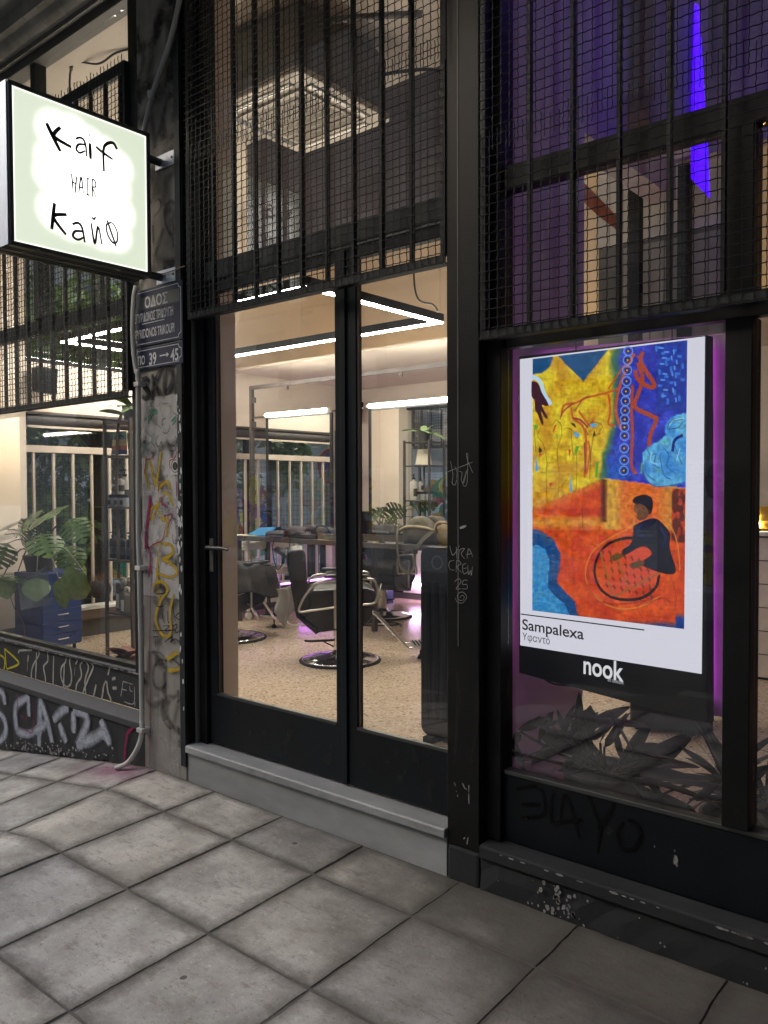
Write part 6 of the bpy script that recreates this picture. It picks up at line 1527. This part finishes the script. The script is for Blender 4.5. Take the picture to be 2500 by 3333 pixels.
# loudspeakers
def speaker(label, face, loc):
    t = thing('wall_speaker', label, 'speaker', loc, 0, 'black wall loudspeakers'); x, y, z = loc
    MB().prism([(x + .06, y - .075, z - .085), (x + .20, y - .075, z - .115), (x + .23, y - .075, z + .10), (x + .06, y - .075, z + .115)], (0, .15, 0)).build('cabinet', M['plastic_k'], t, bevel=.008)
    MB().prism([(x + .201, y - .065, z - .105), (x + .206, y - .065, z - .105), (x + .235, y - .065, z + .092), (x + .230, y - .065, z + .092)], (0, .13, 0)).build('front_grille', M['rubber'], t)
    MB().tube([(x + .002, y, z + .13), (x + .10, y, z + .13), (x + .12, y, z + .105)], .009, 8).build('bracket', M['casing'], t)
    MB().tube(smooth_path([(x + .06, y + .02, z - .08), (x + .03, y + .02, z - .13), (x + .01, y + .02, z - .10)], 4), .004, 6).build('cable', M['plastic_k'], t)
speaker('black loudspeaker on the pink wall band in the left window', 0, (SIDE, .93, 2.42))
speaker('black loudspeaker on the side wall past the hanging lights', 0, (SIDE, 4.84, 2.45))

# ================================================================== RIGHT WINDOW DISPLAY
rb2 = reg(1500, 2150, .6028)
def lance(key, m, wdt, curl): return proto(key, 1.0, wdt, 0, None, curl, m)
pl = thing('cordyline_plant', 'dark wine-leaved cordyline in the lower right window under the screen', 'plant', (-1.3, .42, F))
qc = Vector(at(*rb2((760, 640)), Y=.40)); 
MB().lathe([(.13, 0), (.16, .22), (.15, .22), (.14, .2)], (qc.x, .42, F), 24).build('pot', M['terracotta'], pl, smooth=True, auto=40)
CORD = [((640, 340), (640, 218)), ((640, 400), (720, 320)), ((600, 330), (545, 290)), ((560, 380), (535, 300)), ((700, 350), (845, 262)), ((690, 470), (640, 330)), ((760, 420), (790, 310)), ((830, 400), (862, 290)), ((800, 440), (900, 330)), ((600, 430), (430, 320)), ((430, 325), (310, 400)), ((560, 440), (310, 470)), ((600, 460), (480, 490)), ((640, 490), (560, 560)),
        ((310, 400), (275, 470)), ((290, 450), (330, 575)), ((270, 500), (340, 540)), ((720, 560), (860, 610)), ((680, 560), (540, 600)), ((900, 520), (1010, 370)), ((960, 470), (1060, 450)), ((950, 530), (1150, 470)), ((930, 560), (1185, 485)), ((1000, 560), (1155, 525)), ((990, 590), (1260, 612)), ((960, 610), (1120, 650)), ((1040, 650), (1100, 720)), ((860, 560), (790, 430)), ((640, 300), (600, 420)), ((1080, 700), (1150, 790)), ((1000, 740), (1200, 800)), ((1290, 740), (1380, 660)), ((1250, 800), (1320, 700)), ((520, 330), (450, 350)), ((1000, 640), (1060, 740))]
pmd = [lance('cd0', M['leaf_red'], .12, .18), lance('cd1', M['leaf_wine'], .145, .28), lance('cd2', M['leaf_red'], .16, .35)]
rr = random.Random(31)
CORD += [((a[0] + rr.uniform(-70, 90), a[1] + rr.uniform(-30, 70)), (b_[0] + rr.uniform(-90, 110), b_[1] + rr.uniform(-40, 90))) for a, b_ in CORD if 480 < a[0] < 1050]
for k, (a, b_) in enumerate(CORD):
    yy = .30 + .16 * ((k * 5) % 7) / 7
    A, Bv = Vector(at(*rb2(a), Y=yy)), Vector(at(*rb2(b_), Y=yy - .05 + .04 * (k % 3)))
    d_ = Bv - A; A = A - d_ * .25
    place_leaf(pl, pmd[k % 3], None, A, Bv + d_ * .05, 1.1 * math.sin(k * 1.7), face=.6)
    if k % 2 == 0: MB().tube(smooth_path([(qc.x + random.uniform(-.05, .05), .42, F + .2), ((qc.x + A.x) / 2 + (A.x - qc.x) * .12, (.42 + A.y) / 2, (F + .2 + A.z) / 2), tuple(A)], 5), [.008] * 4 + [.006] * 3 + [.005] * 4, 6).build('stem', M['leaf_red'], pl, smooth=True)
sp2 = thing('spiky_plant', 'spiky narrow-leaved plant behind the thin post of the right window', 'plant', (-.8, .4, F))
qs = Vector(at(*rb2((1500, 760)), Y=.38))
MB().lathe([(.10, 0), (.13, .18), (.12, .18), (.11, .16)], (qs.x, .38, F), 22).build('pot', M['terracotta'], sp2, smooth=True, auto=40)
tops = [qs + Vector((-.05, 0, .06)), qs + Vector((.09, 0, .02)), qs + Vector((.0, .03, .0))]
for tp in tops: MB().tube([(qs.x, .38, F + .17), tuple((Vector((qs.x, .38, F + .17)) + tp) * .5 + Vector((.01, 0, 0))), tuple(tp)], .013, 8).build('trunk', M['brown'], sp2, smooth=True)
pms = lance('spk', M['leaf_spike'], .055, .30); rr = random.Random(4)
for k in range(66):
    tp = tops[k % 3]; a = rr.uniform(0, 6.28); el = rr.uniform(-.35, 1.3); L_ = rr.uniform(.20, .34)
    place_leaf(sp2, pms, None, tp, tp + Vector((math.cos(a) * math.cos(el), math.sin(a) * math.cos(el) * .8, math.sin(el))) * L_, rr.uniform(-1, 1))
# black speaker case on the floor
q = Vector(at(*rb2((1120, 450)), Z=F))
t = thing('black_case', 'black upright case with a side grip on the floor behind the plants', 'case', (q.x - .05, q.y + .2, F), R_(18))
MB().box(-.22, .20, -.02, .36, .012, .62).build('shell', M['plastic_k'], t, local=True, bevel=.012)
MB().box(.2005, .204, .11, .25, .36, .44).build('grip', M['rubber'], t, local=True); MB().box(.2005, .206, .05, .31, .14, .16).build('strip', M['casing'], t, local=True)
for a in (-.18, .16):
    for c in (.02, .32): MB().tube([(a, c, 0), (a, c, .0115)], .018, 8).build('foot', M['rubber'], t, local=True)
# reception counter with white panels
t = thing('reception_counter', 'white panelled reception counter with dark joints behind the right window', 'counter', (-1.2, 3.5, F))
box('core', M['grout'], t, -2.2, .6, 3.36, 3.9, F, 1.17)
pw = MB().box(0, .395, 0, .012, 0, .150); pan = None
for i in range(7):
    for j in range(6):
        if pan is None:
            pan = MB().box(0, .394, 0, .018, 0, .152).build('panel', M['tile_w'], t, local=True); o = pan
        else: o = pan.copy(); C.objects.link(o); o.parent = t
        o.location = (-2.2 + i * .4 - (-1.2), 3.342 - 3.5, .02 + j * .16)
box('worktop', M['white_paint'], t, -2.24, .64, 3.30, 3.94, 1.171, 1.20, .004)
t = thing('yellow_spiral', 'yellow ribbed plastic bowl on the reception counter', 'bowl', at(2490, 1660, Y=3.4)); q = at(2492, 1680, Y=3.45)
MB().lathe([(.05, 0), (.09, .02), (.08, .05), (.10, .07), (.085, .10), (.095, .13), (.07, .16), (.05, .17)], (q[0], 3.45, 1.2005), 20).build('body', M['yellow'], t, smooth=True, auto=60)
t = thing('desk_lamp', 'small lit lamp on the reception counter by the yellow bowl', 'lamp', at(2462, 1690, Y=3.35)); q = at(2462, 1690, Y=3.36)
MB().lathe([(.03, 0), (.03, .012), (.006, .015), (.006, .03)], (q[0], 3.36, 1.2005), 12).build('base', M['plastic_k'], t, smooth=True, auto=40); MB().ball((q[0], 3.36, 1.26), (.022, .022, .028), 12, 8).build('bulb', M['tube'], t, smooth=True)
# inside the upper right window: orange stringer, grey cladding, dark posts
def pz2(x, y, Y): return Vector(at(1500 + .6028 * x, .6028 * y, Y=Y))
t = thing('orange_stringer', 'sloping orange board crossing the wall high in the right window', 'board', tuple(pz2(700, 1080, 1.62)))
MB().prism([pz2(p[0], p[1], 1.63) for p in ((560, 975), (660, 985), (832, 1165), (832, 1235), (760, 1180), (690, 1120), (640, 1060), (560, 1045))], (0, .05, 0)).build('board', M['orange'], t)
t = thing('grey_cladding', 'pale grey vertical cladding panel high in the right window', 'panel', tuple(pz2(920, 1080, 2.6)))
a_, c_ = pz2(735, 900, 2.6), pz2(1420, 1240, 2.6)
n_ = 9; zt, zb = 3.75, 3.10
for i in range(n_):
    x0 = a_.x + (c_.x - a_.x) * i / n_; x1 = a_.x + (c_.x - a_.x) * (i + 1) / n_
    box('board', M['grey_in'], t, x0 + .003, x1 - .003, 2.60, 2.62 + .004 * (i % 2), zb, zt)
box('backing', M['casing'], t, a_.x, c_.x, 2.63, 2.66, 2.45, zt)
for i in range(n_):
    x0 = a_.x + (c_.x - a_.x) * i / n_; x1 = a_.x + (c_.x - a_.x) * (i + 1) / n_
    if i > 1: box('board', M['grey_low'], t, x0 + .003, x1 - .003, 2.605, 2.622, 2.45, zb - .03)
for k, xx in enumerate((945, 1210)):
    q = pz2(xx, 1200, 2.4); t = thing('steel_column', ('dark steel column in front of the grey cladding', 'dark steel column beside the blue wedge of light')[k], 'column', (q.x, q.y, F), group='dark columns in the right half')
    box('shaft', M['plastic_k'], t, q.x - .035, q.x + .035, 2.37, 2.43, F + .01, 4.358 if k else 3.6); box('base_plate', M['casing'], t, q.x - .06, q.x + .06, 2.34, 2.46, F, F + .0095)

# ================================================================== THE STREET BEHIND AND BESIDE THE CAMERA
def tree(label, x, y, zb, h, crown_r, m, seed, n=2300, group='street trees'):
    rr = random.Random(seed); t = thing('street_tree', label, 'tree', (x, y, zb), 0, group)
    top = Vector((x + rr.uniform(-.3, .3), y + rr.uniform(-.3, .3), zb + h * .55))
    tb = MB(); tb.tube(smooth_path([(x, y, zb), (x + .06, y - .05, zb + h * .25), tuple(top)], 5), [.13, .12, .115, .11, .105, .10, .09, .085, .08, .075, .07], 10)
    cl = []
    for k in range(9):
        a = k * 2.4; e = rr.uniform(.1, 1.2); d = Vector((math.cos(a) * math.cos(e), math.sin(a) * math.cos(e), math.sin(e))) * crown_r * rr.uniform(.55, .95); c = top + Vector((0, 0, crown_r * .35)) + d * .8
        tb.tube(smooth_path([tuple(top - Vector((0, 0, rr.uniform(0, .5)))), tuple(top + d * .4 + Vector((0, 0, .15))), tuple(c)], 4), [.05, .045, .04, .035, .03, .026, .022, .018, .014], 6); cl.append((c, crown_r * rr.uniform(.35, .55)))
    tb.build('trunk', M['bark'], t, smooth=True)
    b = MB()
    for k in range(n):
        c, r = cl[k % len(cl)]; d = Vector((rr.gauss(0, 1), rr.gauss(0, 1), rr.gauss(0, .8))); d = d.normalized() * r * rr.random() ** .4; p = c + d
        ax = Vector((rr.uniform(-1, 1), rr.uniform(-1, 1), rr.uniform(-1.2, .2))).normalized(); sd = ax.cross(Vector((rr.uniform(-1, 1), rr.uniform(-1, 1), 1))).normalized(); L_ = rr.uniform(.10, .20); W_ = L_ * .24
        b.add([p, p + ax * L_ * .5 + sd * W_, p + ax * L_, p + ax * L_ * .5 - sd * W_], [(0, 1, 2, 3)])
    o = b.build('crown', m, t); o['kind'] = 'stuff'
    return t
tree('leafy street tree close outside the side window, bright green leaves', -8.3, 2.4, -.52, 4.6, 1.5, M['foliage'], 1, 5200)
tree('dark street tree outside the far half of the side window', -8.1, 5.6, -.52, 4.4, 1.5, M['foliage2'], 2, 4500)
tree('street tree across the side road in front of the shutters', -14.3, 3.6, -.55, 6.0, 2.2, M['foliage'], 3, 2200)
tree('tall street tree at the corner of the two roads', -10.2, -3.2, -.70, 6.2, 2.0, M['foliage2'], 4, 2200)
tree('street tree on the far pavement facing the salon', -3.5, -11.8, -.55, 6.5, 2.4, M['foliage2'], 6, 2200)
tree('street tree on the far pavement to the right of the salon', 3.2, -11.7, -.55, 6.3, 2.2, M['foliage'], 7, 1800)
tree('thin leaning street tree outside the near half of the side window', -8.7, .9, -.52, 3.6, .9, M['foliage'], 9, 2600)
tree('low bushy street tree with dark leaves outside the middle of the side window', -9.2, 3.9, -.52, 2.9, 1.4, M['foliage2'], 11, 4500)
tree('light green street tree at the kerb of the side road', -9.6, 1.4, -.6, 3.4, 1.3, M['foliage'], 12, 4000)
tree('low leafy bush outside the near half of the side window', -8.7, 1.9, -.52, 1.7, .95, M['foliage'], 21, 3200, 'street bushes')
tree('low dark bush outside the far half of the side window', -8.8, 3.7, -.52, 1.8, .95, M['foliage2'], 22, 3200, 'street bushes')
GC = [(.45, .06, .05), (.55, .28, .04), (.05, .25, .12), (.06, .12, .40), (.50, .30, .30), (.60, .55, .10), (.05, .05, .06), (.25, .10, .30)]
gmats = [spray('mural_%d' % i, c, .15, 1.0, .15) for i, c in enumerate(GC)]
def mural(parent, org, xd, nrm, w_, h_, seed):
    rr = random.Random(seed); xd = Vector(xd); N = Vector(nrm); O = Vector(org)
    for k in range(8):
        b = MB()
        for s_ in range(3):
            cx, cz = rr.uniform(.1, .9) * w_, rr.uniform(.15, .85) * h_; pts = []
            a0 = rr.uniform(0, 6.28); rx, rz = rr.uniform(.2, .55), rr.uniform(.2, .5)
            for i in range(7): a = a0 + i * rr.uniform(.7, 1.1); f = rr.uniform(.5, 1.1); pts.append(O + xd * min(w_, max(0, cx + rx * f * math.cos(a))) + Vector((0, 0, min(h_, max(0, cz + rz * f * math.sin(a))))) + N * (.012 + .004 * k + .001 * s_))
            b.ribbon(smooth_path(pts, 4), N, rr.uniform(.10, .30) if k != 6 else .05)
        b.build('graffiti', gmats[k], parent)
def shutter_shop(parent, org, xd, nrm, w_, h_, seed, sl):
    xd = Vector(xd); N = Vector(nrm); O = Vector(org); b = None
    f = MB(); n = int(h_ / .09)
    for i in range(n):
        z0 = i * .09; pr = [(0, z0), (.022, z0 + .02), (.022, z0 + .07), (0, z0 + .088)]
        vs = [O + N * (p[0] + .004) + Vector((0, 0, p[1])) for p in pr]; vs += [v + xd * w_ for v in vs]
        f.add(vs, [(0, 1, 5, 4), (1, 2, 6, 5), (2, 3, 7, 6)])
    o = f.build('roller_shutter', M['shutter'], parent)
    mural(parent, O + N * .02, xd, N, w_, h_, seed)
ob = thing('building', 'grey building across the road with graffiti-covered white roller shutters', 'building', (-8, -13.2, -.55))
box('wall', M['render'], ob, -32, 14, -14.5, -13.0, -.6, 15)
for k, x in enumerate((-19.5, -16.0, -12.5, -9.0, -5.5, -2.0, 1.5, 5.0)):
    shutter_shop(ob, (x, -12.998, -.5), (1, 0, 0), (0, 1, 0), 2.9, 2.6, 40 + k, 0)
for fl_ in range(2):
    for k in range(12):
        x = -28 + k * 3.4; z = 4.0 + fl_ * 3.4
        w_ = box('window', M['win_dark'], ob, x, x + 1.4, -12.998, -12.96, z, z + 1.9); box('balcony', M['render'], ob, x - .4, x + 1.8, -12.995, -12.1, z - .35, z - .18); box('rail', M['rail'], ob, x - .4, x + 1.8, -12.14, -12.1, z - .179, z + .75)
so = thing('building', 'pale building across the side road with painted shutters', 'building', (-16.5, 8, -.55))
box('wall', M['render'], so, -18, -15.5, -2, 40, -.6, 8.0)
for k, y in enumerate((-1.2, 2.2, 5.6, 9.0, 12.4, 16)):
    shutter_shop(so, (-15.498, y, -.5), (0, 1, 0), (1, 0, 0), 2.9, 2.5, 60 + k, 0)
for fl_ in range(1):
    for k in range(8):
        y = -.5 + k * 3.4; z = 3.9 + fl_ * 3.4; box('window', M['win_dark'], so, -15.498, -15.46, y, y + 1.3, z, z + 1.9); box('balcony', M['render'], so, -15.495, -14.6, y - .4, y + 1.7, z - .35, z - .18)
t = thing('road_sign', 'round blue and red road sign on a pole at the street corner', 'road sign', (-8.2, -.24, -.52))
MB().tube([(-8.2, -.24, -.60), (-8.2, -.24, 2.2)], .03, 10).build('pole', M['brushed'], t, smooth=True, auto=40)
for r_, d_, c_ in ((.25, 0, (.35, .02, .02)), (.20, .002, (.03, .08, .30))):
    MB().tube([(-8.16 + d_, -.24, 1.83), (-8.15 + d_, -.24, 1.83)], r_, 28).build('disc', mat('sign_disc', c_, .4), t)
for s_ in (-1, 1): MB().prism([(-8.147, -.24 - .13 * s_ - .02, 1.70), (-8.147, -.24 - .13 * s_ + .02, 1.70), (-8.147, -.24 + .13 * s_ + .02, 1.96), (-8.147, -.24 + .13 * s_ - .02, 1.96)], (.001 + .0006 * s_, 0, 0)).build('bar', bpy.data.materials['sign_disc'], t)
